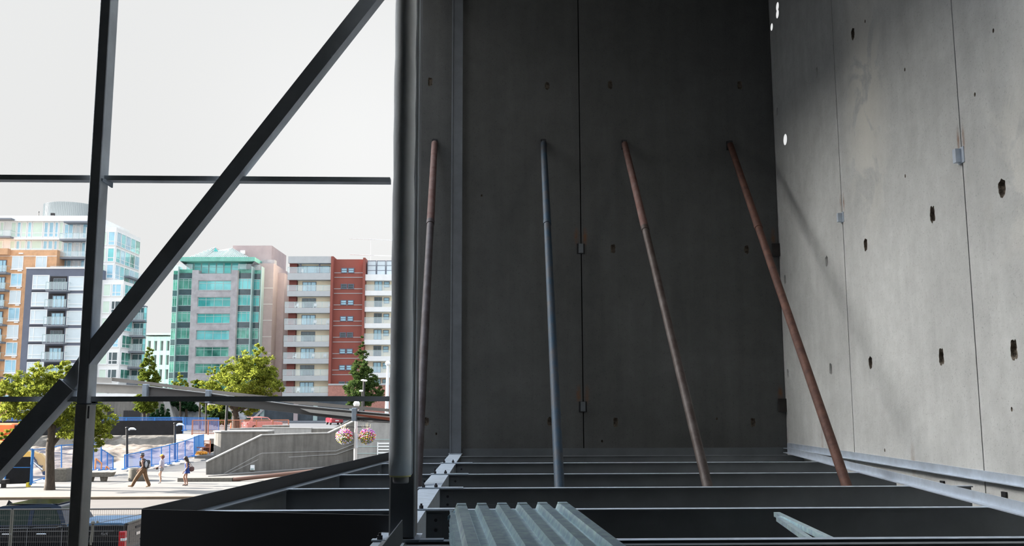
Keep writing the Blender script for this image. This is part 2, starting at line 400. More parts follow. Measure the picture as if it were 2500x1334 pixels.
# embed plates on the walls
def embed(p, axis, s, label):
    t = thing('embed_plate', label, 'steel plate', p)
    if axis == 'x':
        MB().box(p.x-.012, p.x, p.y-s*.55, p.y+s*.55, p.z-s*.72, p.z+s*.72).build('back_plate', M_galvL, t)
        MB().box(p.x-.085, p.x-.012, p.y-s*.10, p.y+s*.45, p.z-s*.62, p.z+s*.62).build('angle_clip', M_galvL, t)
    else:
        MB().box(p.x-s*.72, p.x+s*.72, p.y-.012, p.y, p.z-s*.95, p.z+s*.95).build('back_plate', M_black, t)
        MB().box(p.x-s*.42, p.x+s*.42, p.y-.045, p.y-.012, p.z-s*.8, p.z+s*.9).build('angle_clip', M_joist, t)
embed(hitR(2057, 531), 'x', .125, 'small grey steel plate across the farther joint of the pale right wall')
embed(hitR(2347, 380), 'x', .15, 'grey steel plate across the nearer joint of the pale right wall, rust above')
embed(P(1418, 608, BW), 'y', .12, 'upper of two rusty embed plates on the dark back wall joint')
embed(P(1423, 994, BW), 'y', .12, 'lower of two rusty embed plates on the dark back wall joint')
for x, y, l in ((1899, 611, 'upper'), (1915, 990, 'lower')):
    p = P(x, y, BW); p.x = RW-.09
    t = MB().box(p.x-.075, RW-.001, p.y-.06, p.y-.001, p.z-.14, p.z+.14).build('corner_clip', mat('rusty_clip', (.035, .03, .028), .8, var=.4), loc=p, label=l+' dark steel clip in the corner of back and right walls', cat='steel clip')

# ------------------------------------------------------------------ floor framing
JD = [16.95, 14.41, 12.13, 9.75, 7.61]
YG0, YG1 = 5.2, 20.12
GX0, GX1 = -.97, -.715
t = thing('steel_girder', 'grey steel girder running to the back wall under the post and round column', 'steel girder', (-.84, 7, ZJ))
MB().ib((-.842, YG0, ZJ-.002), (-.842, YG1, ZJ-.002), .255, .56, .02, .014).build('web_and_flanges', M_plate, t)
def stiff(c, D):
    c.box(GX0+.01, -.855, D-.006, D+.006, ZJ-.5, ZJ-.03); c.box(-.83, GX1-.01, D-.006, D+.006, ZJ-.5, ZJ-.03)
desc = ['nearest the back wall', 'second from back wall', 'third from back wall', 'fourth from back wall', 'at the bottom picture edge']
def joist(p0, p1, label, group, w=.11, h=.42):
    t = thing('floor_joist', label, 'steel joist', p0, group)
    MB().ib(p0, p1, w, h, .012, .01).build('section', M_joist, t)
    MB().box(p0[0], p1[0], p0[1]-w/2, p0[1]+w/2, ZJ+.0005, ZJ+.0025).build('skylit_flange_top', M_plate, t)  # sky light on the flange top put into a paler strip
    s = 1 if p1[0] > p0[0] else -1
    for k in range(3):
        z = ZJ-.10-k*.10; b = MB()
        b.tube((p0[0]+s*.10, p0[1]-.006, z), (p0[0]+s*.10, p0[1]-.035, z), .018, n=6).build('bolt', M_bolt, t)
    MB().box(p0[0]+s*.02, p0[0]+s*.16, p0[1]-.018, p0[1]-.006, ZJ-.37, ZJ-.04).build('clip_angle', M_joist, t)
    return t
for i, D in enumerate(JD):
    yj = D+.05
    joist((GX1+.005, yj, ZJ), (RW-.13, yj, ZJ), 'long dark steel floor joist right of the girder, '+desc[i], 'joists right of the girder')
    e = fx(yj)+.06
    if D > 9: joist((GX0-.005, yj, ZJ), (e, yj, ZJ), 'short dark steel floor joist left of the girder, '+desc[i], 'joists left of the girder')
    # splice plate over the girder
    pt = thing('splice_plate', 'thin splice plate bolted over the girder, '+desc[i], 'steel plate', (-.84, yj, ZJ+.003), 'splice plates along the girder')
    MB().box(GX0-.015, GX1+.30, yj-.045, yj+.05, ZJ+.003, ZJ+.014).build('plate', M_plate, pt)
    for bx_ in (GX0+.05, GX1-.045):
        MB().tube((bx_, yj-.01, ZJ+.014), (bx_, yj-.01, ZJ+.045), .024, n=6, sm=False).tube((bx_, yj-.01, ZJ+.04), (bx_, yj-.01, ZJ+.065), .011, n=8).build('bolt', M_bolt, pt)
# near twin beam at the very bottom edge
t = thing('edge_beam', 'steel beam along the bottom edge of the view, just nearer than the last joist', 'steel beam', (-.6, 7.45, ZJ))
MB().ib((GX1+.005, 7.42, ZJ-.002), (RW-.13, 7.42, ZJ-.002), .10, .45, .012, .01).build('section', M_joist, t)
# ledger on the back wall
t = thing('ledger_angle', 'long grey steel ledger angle bolted along the foot of the dark back wall', 'steel angle', (0, 20.1, ZJ))
MB().box(GX1+.02, RW-.02, 20.185, 20.2, ZJ-.10, ZJ+.10).build('upright_leg', M_joist, t)
MB().box(GX1+.02, RW-.02, 19.1, 19.12, ZJ-.42, ZJ+.001).box(GX1+.02, RW-.02, 19.07, 19.18, ZJ-.012, ZJ).build('seat_channel', M_joist, t)
t = thing('ledger_angle', 'short grey steel ledger angle left of the post at the foot of the back wall', 'steel angle', (-1.4, 20.1, ZJ))
MB().box(XL+.02, GX0-.02, 20.185, 20.2, ZJ-.1, ZJ+.1).build('upright_leg', M_joist, t)
MB().box(XL+.02, GX0-.02, 19.1, 19.12, ZJ-.42, ZJ+.001).box(XL+.02, GX0-.02, 19.07, 19.18, ZJ-.012, ZJ).build('seat_channel', M_joist, t)
# right wall ledger and the loose angle lying on the joists
t = thing('wall_ledger', 'pale grey steel ledger angle fixed along the foot of the right wall', 'steel angle', (RW, 12, ZJ))
MB().box(RW-.014, RW-.001, 5, 20.18, ZJ+.08, ZJ+.20).build('upright_leg', M_galvL, t)
MB().box(RW-.10, RW-.014, 5, 20.18, ZJ+.08, ZJ+.09).build('flat_leg', M_galvL, t)
for k, yy in enumerate((9.4, 10.7, 11.6, 13.2, 15)):
    MB().box(RW-.03, RW-.002, yy-.05, yy+.05, ZJ-.16, ZJ-.02).build('anchor_lug', M_black, t)
a0, a1 = Vector((RW-.09, 19.9, ZJ+.004)), Vector((5.17, 9.9, ZJ+.004)); a2 = a1+(a1-a0)*.35
t = thing('loose_angle', 'long pale loose steel angle lying askew over the joist ends by the right wall', 'steel angle', a1)
dd = (a2-a0).normalized(); sd_ = dd.cross(Vector((0, 0, 1)))
MB().prof(a0, a2, [(0, 0), (.10, 0), (.10, .012), (.012, .012), (.012, .115), (0, .115)]).build('angle_section', M_galvL, t)
# floor edge on the left: edge beam with upstand, and the front upstand
e0, e1 = Vector((fx(20.1), 20.1, ZJ)), Vector((-3.13, 8.75, ZJ))
t = thing('floor_edge_beam', 'dark steel floor edge beam with upstand slanting back along the open side', 'steel beam', e1)
MB().ib(e0, e1, .16, .5, .014, .012).build('section', M_joist, t)
n_ = (e1-e0).normalized().cross(Vector((0, 0, 1)))
outw = n_ if n_.x < 0 else -n_
MB().bar(e0+outw*.075+Vector((0, 0, .07)), e1+outw*.075+Vector((0, 0, .07)), .01, .15).build('upstand', mat('dark_upstand', (.06, .06, .062), .6, .1), t)
M_edge = mat('black_edge_paint', (.035, .036, .04), .5, .2)
f0, f1 = Vector((-3.20, 8.72, ZJ)), Vector((-.88, 8.16, ZJ))
t = thing('front_edge_beam', 'black steel edge beam facing the viewer left of the round column', 'steel beam', f0)
MB().bar(f0+Vector((0, 0, -.36)), f1+Vector((0, 0, -.36)), .012, 1.0).build('face_plate', M_edge, t)
MB().bar(f0+Vector((0, .07, -.12)), f1+Vector((0, .07, -.12)), .12, .012).bar(f0+Vector((0, .07, -.84)), f1+Vector((0, .07, -.84)), .12, .012).build('flanges', M_joist, t)

# ------------------------------------------------------------------ columns
cA, cB = P(950, 1200, 7.62), P(1013, 1200, 7.62)
t = thing('main_column', 'tall dark steel column standing on the girder behind the wrapped pipe', 'steel column', ((cA.x+cB.x)/2, 7.75, ZJ))
MB().bbox(cA.x, cB.x, 7.62, 7.90, ZJ+.02, 14.28, .012).build('shaft', mat('dark_column_primer', (.16, .165, .175), .55, .2, var=.1), t)
MB().box(cB.x-.004, cB.x+.004, 7.60, 7.62, ZJ+.02, 14.2).build('corner_edge', M_steel, t)
MB().box(cA.x-.04, cB.x+.04, 7.58, 7.94, ZJ+.0, ZJ+.02).build('base_plate', M_plate, t)
# wrapped pipe
pc = P(978.5, 1000, 7.38); rr = .089
pz = P(978, 1163, 7.3).z
t = thing('wrapped_pipe', 'tall round pipe in pale wrapping hanging in front of the dark column', 'pipe', (pc.x, 7.40, pz))
prof = []
n = 60
for k in range(n+1):
    z = pz+(14.28-pz)*k/n; prof.append((rr+.0025*math.sin(k*2.1)+.0015*math.sin(k*5.3), z))
MB().lathe(prof, (pc.x, 7.40, 0), 40).build('wrapping', M_wrap, t)
MB().box(pc.x+.075, pc.x+.097, 7.385, 7.392, pz+.01, 14.2).build('wrapping_seam', M_wrap, t)
MB().lathe([(.05, pz-.014), (rr-.006, pz-.012), (rr-.003, pz+.01)], (pc.x, 7.40, 0), 32).build('foam_edge', M_foam, t)
MB().lathe([(.058, pz-.06), (.062, pz-.05), (.062, pz), (.05, pz)], (pc.x+.005, 7.40, 0), 32).build('pipe_end', M_pvc, t)
for z in (6.2, 9.0): MB().box(pc.x-.02, pc.x+.02, 7.48, 7.622, z, z+.04).build('pipe_bracket', M_steel, t)
# small channel at column foot
q0, q1 = P(983, 1270, 7.35), P(930, 1338, 6.55)
t = thing('kicker_angle', 'dark steel angle rising to the foot of the main column', 'steel angle', q1)
MB().prof(q0+Vector((0, 0, 0)), q1+(q1-q0)*.4, [(0, 0), (.008, 0), (.008, -.16), (.16, -.16), (.16, -.168), (0, -.168)], mi=0).build('angle_section', M_joist, t)
# back post
bA, bB = P(1098, 1000, 19.9), P(1126, 1000, 19.9)
t = thing('back_post', 'slim grey steel post on the girder against the back wall', 'steel post', ((bA.x+bB.x)/2, 19.9, ZJ))
MB().box(bA.x, bA.x+.03, 19.9, 20.06, ZJ+.012, 14.28).box(bA.x, bB.x, 19.93, 19.95, ZJ+.012, 14.28).build('shaft', mat('post_primer', (.17, .185, .205), .55, .2, var=.1), t)
MB().box(bA.x-.02, bB.x+.02, 19.86, 20.1, ZJ, ZJ+.012).build('base_plate', M_plate, t)
# left facade frame
DF = 7.7
def tri(p): return Vector(p)
L0 = P(233, 430, DF)
cw, cdp = .092, .165
cx1 = P(248, 380, DF).x; cx0 = cx1-.088
zs = P(200, 986, DF+.1).z
t = thing('facade_column', 'tall dark steel box column of the open facade, left of the brace', 'steel column', (cx0, DF, -.12))
MB().bbox(cx0, cx1, DF, DF+cdp, zs, 14.28, .006).build('upper_shaft', M_steel, t)
MB().bbox(cx0-.004, cx1+.004, DF-.004, DF+cdp+.004, -.1, zs-.004, .006).build('lower_shaft', mat('lower_primer', (.78, .77, .74), .6, .2, var=.1), t)
MB().box(cx0-.02, cx1+.04, DF-.01, DF+cdp+.05, zs-.006, zs).build('splice_shelf', M_plate, t)
MB().box(cx1+.004, cx1+.01, DF+.01, DF+.03, zs-.12, zs-.02).build('splice_tab', M_bolt, t)
# horizontal rails
def rail(y0, y1, label, under):
    # y0: pixel of the top edge at the left frame edge, y1 at the right end
    a = P(-90, y0, DF+.05); b = P(952, y1, DF+.12)
    a.z -= .021; b.z -= .021
    t = thing('facade_rail', label, 'steel rail', a)
    c0, c1 = a+(b-a)*0, b
    tt = (cx0-a.x)/(b.x-a.x); m0 = a+(b-a)*tt; tt2 = (cx1-a.x)/(b.x-a.x); m1 = a+(b-a)*tt2
    MB().bar(a+Vector((0, .05, 0)), m0+Vector((0, .05, 0)), .10, .042).build('rail_length', M_steel, t)
    MB().bar(m1+Vector((0, .05, 0)), b+Vector((0, .05, 0)), .10, .042).build('rail_length', M_steel, t)
    return t, m1
rt, m1 = rail(426, 433, 'upper dark horizontal steel rail crossing the open facade', 1)
g = m1+Vector((0, .05, -.02))
MB().prism([(cx1+.001, DF+.02, g.z), (cx1+.035, DF+.15, g.z), (cx1+.035, DF+.15, g.z-.05), (cx1+.001, DF+.02, g.z-.02)], (.012, 0, 0)).prism([(cx1, DF+.01, g.z+.0), (cx1+.05, DF+.17, g.z+.0), (cx1, DF+.17, g.z)], (0, 0, .006)).build('clip', M_plate, rt)
rt, m1 = rail(969, 968, 'lower dark horizontal steel rail crossing the open facade', 0)
MB().box(m1.x+.0, m1.x+.03, m1.y+.02, m1.y+.06, m1.z-.045, m1.z-.021).build('clip', M_bolt, rt)
# diagonal brace: upper length from the column to the top edge
def diag(pt_top, pt_bot, wpx, label, name, depth, D=DF, cut=None):
    a, b = P(*pt_top, D+depth/2), P(*pt_bot, D+depth/2)
    return a, b
wd = .122
def pdir(p, q, D): return (P(*q, D)-P(*p, D)).normalized()
dA, dB = (899.0, 0.0), (225.0, 853.0)     # centre line of the dark front face in the photo
a, b = P(*dA, DF), P(*dB, DF); d = (b-a).normalized()
t = thing('diagonal_brace', 'heavy dark steel brace sloping from the top down to the facade column', 'steel brace', b)
A = a-d*2.2; A.y = b.y = DF; Bq = Vector((b.x, DF, b.z))
up = d.cross(Vector((0, 1, 0)))
def boxbar(c, p, q, w, y0, y1, cut1=None, cut0=None):
    c.prof(Vector((p.x, (y0+y1)/2, p.z)), Vector((q.x, (y0+y1)/2, q.z)), [(-(y1-y0)/2, -w/2), ((y1-y0)/2, -w/2), ((y1-y0)/2, w/2), (-(y1-y0)/2, w/2)], up=up, cut1=cut1, cut0=cut0)
    return c
boxbar(MB(), A, Bq, wd, DF-.002, DF+.145, cut1=(Vector((cx1+.001, DF, 0)), Vector((1, 0, 0)))).build('upper_length', M_steel, t)
# slot plate under the upper length
s0, s1 = P(300, 800, DF), P(262, 836, DF)
lowd = (Vector((s1.x, DF, s1.z))-Vector((s0.x, DF, s0.z))).normalized()
# lower lengths left of column
lA, lB = (205.0, 880.0), (163.0, 941.0)
a2_, b2_ = P(*lA, DF), P(*lB, DF)
boxbar(MB(), a2_, b2_, .118, DF+.02, DF+.135, cut0=(Vector((cx0-.001, DF, 0)), Vector((1, 0, 0)))).build('sleeve_length', M_steel, t)
lC, lD = (163.0, 940.0), (-40.0, 1165.0)
a3_, b3_ = P(*lC, DF), P(*lD, DF)
boxbar(MB(), a3_, b3_+(b3_-a3_)*.2, .148, DF-.012, DF+.16).build('lower_length', M_steel, t)
# shear tab
k0, k1 = P(292, 800, DF), P(236, 872, DF)

# ------------------------------------------------------------------ pipe braces
def pipe_brace(top, joint, bot, mu, ml, label, Dj=None):
    T = P(*top, BW-.12); B = P(*bot, 12.55)
    d = (B-T); Jt = None
    # joint parameter from pixel row
    best = min(range(1, 100), key=lambda k: abs((lambda p: 667-FPX*((p-CAM).dot(U_)/(p-CAM).dot(F_)))(T+d*(k/100))-joint))
    J = T+d*(best/100); E = T+d*((T.z+.10)/(T.z-B.z))
    t = thing('pipe_brace', label, 'pipe brace', E, 'tilt-up pipe braces against the back wall')
    MB().tube(T, J, .068, .074, 24).tube(T+d*.12, T+d*.125, .072, n=24).build('upper_tube', mu, t)
    MB().tube(J-(J-T)*.02, E, .067, .070, 24).tube(J, J+d*.012, .079, .077, 24).build('lower_tube', ml, t)
    dn = d.normalized()
    MB().box(T.x-.06, T.x+.06, T.y+.02, BW-.001, T.z-.09, T.z+.10).box(T.x-.035, T.x+.035, T.y-.04, T.y+.03, T.z-.02, T.z+.09).build('wall_shoe', M_bolt, t)
    c = MB()
    for k in (.42, .5): q = T+(J-T)*k*1.3; c.tube(q+Vector((0, -.055, 0)), q+Vector((0, -.10, 0)), .012, n=6)
    c.build('pin', M_bolt, t)
    return t
M_upper = mat('upper_pipe_rust', (.09, .035, .026), .75, .15, col2=(.13, .08, .07), vscale=5, bump=.25)
pipe_brace((1061, 350), 540, (1017, 1190), M_upper, M_purplepipe, 'leftmost pipe brace, rusty above and dull below, beside the slim post')
pipe_brace((1327, 350), 540, (1366, 1192), M_bluepipe, M_bluepipe, 'nearly upright pipe brace with worn blue paint')
pipe_brace((1525, 352), 556, (1728, 1190), M_upper, M_brownpipe, 'brown pipe brace with worn paint, third from the left')
pipe_brace((1783, 354), 548, (2068, 1189), M_rustpipe, M_rustpipe, 'rightmost pipe brace, red rust all over, leaning most')

# ------------------------------------------------------------------ stack of metal decking
def deck_sheet(n=6, pitch=.152, L=2.6, h=.052):
    top = [] ; x = -.03; pts = [(x, 0)]
    x = .0
    for k in range(n):
        pts += [(x+.008, 0), (x+.026, h), (x+.092, h), (x+.110, 0)]; x += pitch
        if k == n-1: pass
    pts.append((x-.03, 0)); 
    return pts
dk = deck_sheet()
ang = math.radians(3.9)
org = P(1107, 1246, 7.72)
ex = Vector((math.cos(ang), math.sin(ang)*1.0, 0)); ey = Vector((-math.sin(ang), math.cos(ang), 0))
ztop = P(1150, 1228, 7.75).z
SH = (.965/.912)
def sheet(dz, dx, dy, label, first=False):
    o3 = org+ex*dx+ey*dy; o3.z = dz
    t = MB(); th = .0016; n = len(dk); L = 3.0
    for y in (0,):
        v = []
        for yy in (0, -.14, -L):
            for off in (0, -th*2):
                for x, z in dk: v.append(o3+ex*x*SH*1.02+ey*yy+Vector((0, 0, z+off)))
        f = []
        for s in range(2):
            for i in range(n-1):
                b0 = s*2*n
                f.append((b0+i, b0+i+1, b0+2*n+i+1, b0+2*n+i)); f.append((b0+n+i, b0+3*n+i, b0+3*n+i+1, b0+n+i+1))
        for i in range(n-1): f.append((i, n+i, n+i+1, i+1))
        f.append((0, 2*n, 3*n, n)); f.append((2*n, 4*n, 5*n, 3*n)); f.append((n-1, 2*n-1, 4*n-1, 3*n-1)); f.append((3*n-1, 4*n-1, 6*n-1, 5*n-1))
        t.add(v, f)
    return t.build('deck_sheet', M_galv, loc=o3, label=label, cat='metal decking', group='stacked metal deck sheets')
NS = 14
for k in range(NS):
    dz = ztop-.052-(NS-1-k)*.0165
    names = {NS-1: 'topmost ribbed metal deck sheet of the stack, strap lying over it', 0: 'bottom ribbed metal deck sheet of the stack, on the beams'}
    sheet(dz, R.uniform(-.006, .006) if k < NS-1 else 0, R.uniform(-.012, .012) if k < NS-1 else 0, names.get(k, 'ribbed metal deck sheet, %s from the top of the stack' % ['second', 'third', 'fourth', 'fifth', 'sixth', 'seventh', 'eighth', 'ninth', 'tenth', 'eleventh', 'twelfth', 'thirteenth', 'lowest'][min(12, max(0, NS-2-k))]))
zb = ztop-.052-(NS-1)*.0165
c = MB()
for yy in (-.25, -2.2):
    o3 = org+ey*yy
    c.prof(o3+ex*-.02+Vector((0, 0, 0)), o3+ex*.98, [(-.04, 0), (.04, 0), (.04, -.04), (-.04, -.04)])
for i, v in enumerate(c.v): c.v[i] = (v[0], v[1], v[2]-org.z+zb-.004)
o_ = None
# timber bearers below the stack
for yy, l in ((-.25, 'farther'), (-2.2, 'nearer')):
    o3 = org+ey*yy; a = o3+ex*.0; b = o3+ex*.93; a.z = b.z = (ZJ+zb-.004)/2
    MB().bar(a, b, .09, zb-.006-ZJ).build('timber_bearer', M_wood, loc=a, label=l+' timber bearer under the stack of metal decking', cat='timber')
# strap over the ribs
st = MB(); yy = -.165; pts = []
for x, z in [(-.035, -.03)]+dk+[(.90, -.04)]:
    q = org+ex*x*SH*1.02+ey*yy; q.z = ztop-.052+z+.003; pts.append(q)
hull = [pts[0]]+[p for p, (x, z) in zip(pts[1:-1], dk) if z > 0]+[pts[-1]]
for p, q in zip(hull, hull[1:]): st.bar(p, q, .018, .0014)
st.build('steel_strap', mat('strap_steel', (.05, .06, .07), .4, .6), loc=org, label='dark steel strap pulled across the ribs of the metal deck stack', cat='strap')
p_, q_ = P(1107, 1247, 7.6), P(1093, 1270, 7.5)
MB().prism([P(1118, 1245, 7.6), P(1104, 1252, 7.55), P(1093, 1262, 7.5), P(1093, 1272, 7.5), P(1104, 1260, 7.55), P(1120, 1250, 7.6)], (0, .002, .001)).build('strap_tail', M_galv, loc=p_, label='bent loose strap end sticking out at the left corner of the deck stack', cat='strap')

# loose studs at lower right
def cstud(p, q, w, label):
    t = MB().prof(p, q, [(-w/2, 0), (-w/2, -.045), (-w/2+.003, -.045), (-w/2+.003, -.003), (w/2-.003, -.003), (w/2-.003, -.045), (w/2, -.045), (w/2, 0)])
    t.build('metal_stud', M_galv, loc=p, label=label, cat='metal stud', group='loose metal studs')
s_ = P(1893, 1250, 9.9); e_ = P(2035, 1322, 7.66); s_.z = max(s_.z, ZJ+.05); 
cstud(P(1896, 1251, 9.6), P(2040, 1319, 7.74), .06, 'upper of two crossed galvanised metal studs poking over the lower right beam')
cstud(P(1901, 1262, 9.35), P(1985, 1319, 7.74), .05, 'lower of two crossed galvanised metal studs poking over the lower right beam')
# ================================================================== ground outside
def plaza_z(x, y): return max(0, (y-58)*.065)
M_walk2 = M_walk
MB().box(-60, 30, 20.6 if False else -6, 48.2, -.5, -.125).build('road', M_asph, kind='structure')
MB().box(-60, 30, 48.2, 48.5, -.5, 0.0).build('kerb', M_kerb, kind='structure')
MB().box(-60, 30, 48.5, 58, -.5, 0).build('sidewalk', M_walk, kind='structure')
MB().box(-60, 30, 22.0, 24.0, -.5, -.01).build('near_kerb', M_walk, kind='structure')
v = []; xs = np.linspace(-26.5, 8, 12); ys = [58, 60, 62, 65, 68.5]
for y in ys:
    for x in xs: v.append((x, y, plaza_z(x, y)))
f = [(j*12+i, j*12+i+1, j*12+13+i, j*12+12+i) for j in range(4) for i in range(11)]
MB().add(v, f).build('plaza_ramp', M_walk, kind='structure')
MB().box(-60, -26.5, 58, 62, -.5, 0.0).build('plaza_edge', M_walk, kind='structure')
# excavation floor of broken rock
nx, ny = 190, 150; v = []
X0, X1, Y0, Y1 = -62, -16, 62.2, 98
import mathutils
for j in range(ny):
    for i in range(nx):
        x = X0+(X1-X0)*i/(nx-1); y = Y0+(Y1-Y0)*j/(ny-1)
        q = mathutils.noise.fractal(Vector((x*.22, y*.22, 3)), .9, 2.1, 6)
        r = mathutils.noise.ridged_multi_fractal(Vector((x*.35, y*.4, 1)), .9, 2.2, 5, .9, 1.6)
        edge = min(1, (y-Y0)/4)
        v.append((x, y, -.15+edge*(.25+q*.45+r*.26)+(.5*math.exp(-((x+33)/4)**2-((y-72)/4)**2))))
f = [(j*nx+i, j*nx+i+1, j*nx+nx+1+i, j*nx+nx+i) for j in range(ny-1) for i in range(nx-1)]
MB().add(v, f, 0, True).build('excavation_ground', M_dirt, kind='structure')
# bank under the hoarding
v = []; nx2 = 60
for k, z in enumerate((-.4, .3, .8, 1.15, 1.38)):
    for i in range(nx2):
        x = -62+(40)*i/(nx2-1); y = 96.5+.35*k+.5*mathutils.noise.noise(Vector((x*.6, k, 0)))
        v.append((x, y, z))
f = [(j*nx2+i, j*nx2+i+1, j*nx2+nx2+1+i, j*nx2+nx2+i) for j in range(4) for i in range(nx2-1)]
MB().add(v, f).build('cut_bank', mat('cut_bank_earth', (.10, .095, .085), .95, col2=(.20, .185, .165), vscale=.8, bump=.8, bscale=4), kind='structure')
MB().box(-75, 60, 98, 150, 1.0, 1.38).build('back_lot', M_lot, kind='structure')
MB().box(-110, 60, 150, 260, 1.0, 1.45).build('back_street', M_lot, kind='structure')
# raised terrace on the right of the pit
c = MB(); ta = P(430, 1060, 90)
pts = [P(425, 1057, 95), P(470, 1066, 84), P(545, 1066, 84)]
c.prism([(pts[0].x, 95.5, 1.05), (pts[1].x, 86, 1.05), (pts[1].x+1.5, 84, 1.05), (-8, 84, 1.05), (-8, 98.5, 1.05), (pts[0].x, 98.5, 1.05)], (0, 0, .45))
c.build('terrace', M_walk, kind='structure')
v = []; n3 = 26
for k, z in enumerate((-.3, .2, .7, 1.06)):
    for i in range(n3):
        t = i/(n3-1); x = pts[0].x+(pts[1].x+1.0-pts[0].x)*min(1, t*1.0)-.35*(3-k)*.6; y = 95.5+(85.2-95.5)*t-.25*(3-k)
        w_ = .35*mathutils.noise.noise(Vector((t*14, k*1.7, 4))); v.append((x+w_, y+w_, z))
f = [(j*n3+i, j*n3+i+1, j*n3+n3+1+i, j*n3+n3+i) for j in range(3) for i in range(n3-1)]
MB().add(v, f).build('terrace_bank', mat('rock_bank', (.10, .08, .055), .95, col2=(.22, .175, .13), vscale=1.2, bump=1, bscale=5), kind='structure')

# ------------------------------------------------------------------ concrete walls of the ramp
def wallpoly(pix, D, thick, m, label, name='ramp_wall', cat='concrete wall', dy=None, cap=None):
    pts = [P(x, y, D+(dy(x) if dy else 0)) for x, y in pix]
    t = thing(name, label, cat, pts[0]) if cap else None
    c = MB().prism(pts, (0, thick, 0))
    if cap:
        c.build('wall_body', m, t)
        k = MB()
        for i, j in cap:
            a, b = pts[i].copy(), pts[j].copy(); a.y += thick/2; b.y += thick/2
            k.bar(a+Vector((0, 0, .03)), b+Vector((0, 0, .03)), thick+.06, .07)
        k.build('wall_coping', M_conc_lt, t); return t
    return c.build(name, m, loc=pts[0], label=label, cat=cat)
dyr = lambda x: (x-503)*.012
w1 = wallpoly([(503, 1163), (503, 1129), (637, 1064), (800, 1059), (866, 1028), (868, 1185)], 60.4, .35, M_conc_out, 'long stained concrete ramp wall with a sloping top edge, across the street', dy=dyr, cap=[(1, 2), (2, 3), (3, 4)])
# raised band lines on its face
def onw(x, y, off=-.035): return P(x, y, 60.4+dyr(x)+off)
c = MB()
for l in ([(545, 1158), (632, 1110), (640, 1107), (820, 1102), (866, 1084)], [(556, 1158), (638, 1119), (700, 1117), (820, 1110), (866, 1094)]):
    for p, q in zip(l, l[1:]): c.bar(onw(*p), onw(*q), .05, .05)
c.build('form_line', M_conc_lt, w1)
lp = onw(617, 1142, -.1)
t = thing('wall_light', 'small white light box low on the ramp wall', 'wall light', lp)
MB().prism([(lp.x-.13, lp.y-.12, lp.z-.17), (lp.x+.13, lp.y-.12, lp.z-.17), (lp.x+.10, lp.y-.05, lp.z+.15), (lp.x-.14, lp.y-.05, lp.z+.15)], (0, .16, 0)).build('housing', M_white, t)
MB().box(lp.x-.10, lp.x+.10, lp.y-.13, lp.y-.12, lp.z-.15, lp.z-.05).build('louvre', M_mull, t)
w = wallpoly([(866, 1185), (866, 1031), (960, 1031), (962, 1185)], 63.5, .5, M_conc_lt, 'pale concrete wall right of the hanging flower baskets, with a louvre', cap=[(1, 2)])
q = P(940, 1097, 63.4)
c = MB()
for k in range(5): c.box(q.x-.45, q.x+.8, q.y-.05, q.y, q.z+.32-k*.2, q.z+.42-k*.2)
c.box(q.x-.52, q.x-.45, q.y-.06, q.y, q.z-.6, q.z+.45).build('louvre_slats', M_white, w)
c = MB()
for yy in (1074, 1091, 1108): a = P(867, yy, 63.48); c.box(a.x, a.x+3.2, a.y-.01, a.y+.01, a.z-.02, a.z+.02)
c.build('panel_joint', M_mull, w)
# second wall with rounded, sunlit left end
a, b = P(530, 1056, 68), P(654, 1054, 68)
t = thing('ramp_wall', 'stained concrete wall with a rounded sunlit left end, behind the long ramp wall', 'concrete wall', (a.x, 69, .5))
c = MB(); n = 12; r = 1.0; pl = []
for k in range(n+1): th = math.pi/2+math.pi*k/n; pl.append((a.x+r+r*math.cos(th)-.45, 69+r*math.sin(th), .3))
pl += [(b.x, 68, .3), (b.x, 70, .3)]
pl = pl[::-1]
c.prism(pl, (0, 0, a.z-.3)); c.build('wall_body', M_conc_out, t)
pl2 = [(x+(-.06 if x < a.x else 0), y+(-.06 if y < 69 else .06), a.z) for x, y, z in pl]
MB().prism(pl2, (0, 0, .09)).build('wall_coping', M_conc_lt, t)
w = wallpoly([(560, 1070), (560, 1049), (640, 1046), (760, 1047), (760, 1075)], 76, .4, M_conc_lt, 'low curved white concrete wall behind the ramp walls', cap=[(1, 2), (2, 3)])
w = wallpoly([(759, 1075), (759, 1048), (858, 1048), (858, 1075)], 76.1, .4, M_conc_out, 'low grey concrete wall continuing right of the low white wall', cap=[(1, 2)])
w = wallpoly([(790, 1066), (818, 1046), (866, 1020), (866, 1066)], 80, .4, M_conc_out, 'small upper concrete wall climbing towards the lamp globe', cap=[(0, 1), (1, 2)])
w = wallpoly([(640, 1062), (640, 1041), (704, 1040), (704, 1062)], 86, .5, M_conc_out, 'short dark concrete block wall at the end of the rust red railing', cap=[(1, 2)])
# low kerb with rust coloured pipe
p, q = P(436, 1173, 57.2), P(568, 1173.5, 57.2)
MB().box(p.x, q.x, 57.0, 57.5, 0, .22).build('low_kerb', M_plan, loc=(p.x, 57, 0), label='low concrete kerb block on the sidewalk below the long ramp wall', cat='kerb')
p, q = P(568, 1172, 57.2), P(760, 1152, 58.6)
MB().tube(p, q+(q-p)*.4, .12).build('lying_pipe', mat('brown_pipe_paint', (.16, .085, .06), .7), loc=p, label='rust coloured pipe lying along the kerb below the ramp wall', cat='pipe')
p, q = P(510, 1164, 60), P(830, 1140, 62.5)
MB().bar(p+Vector((0, -.2, -.02)), q+Vector((0, -.2, -.02)), .5, .16).build('wall_footing', M_walk, loc=p, label='pale footing strip at the base of the long ramp wall', cat='footing')

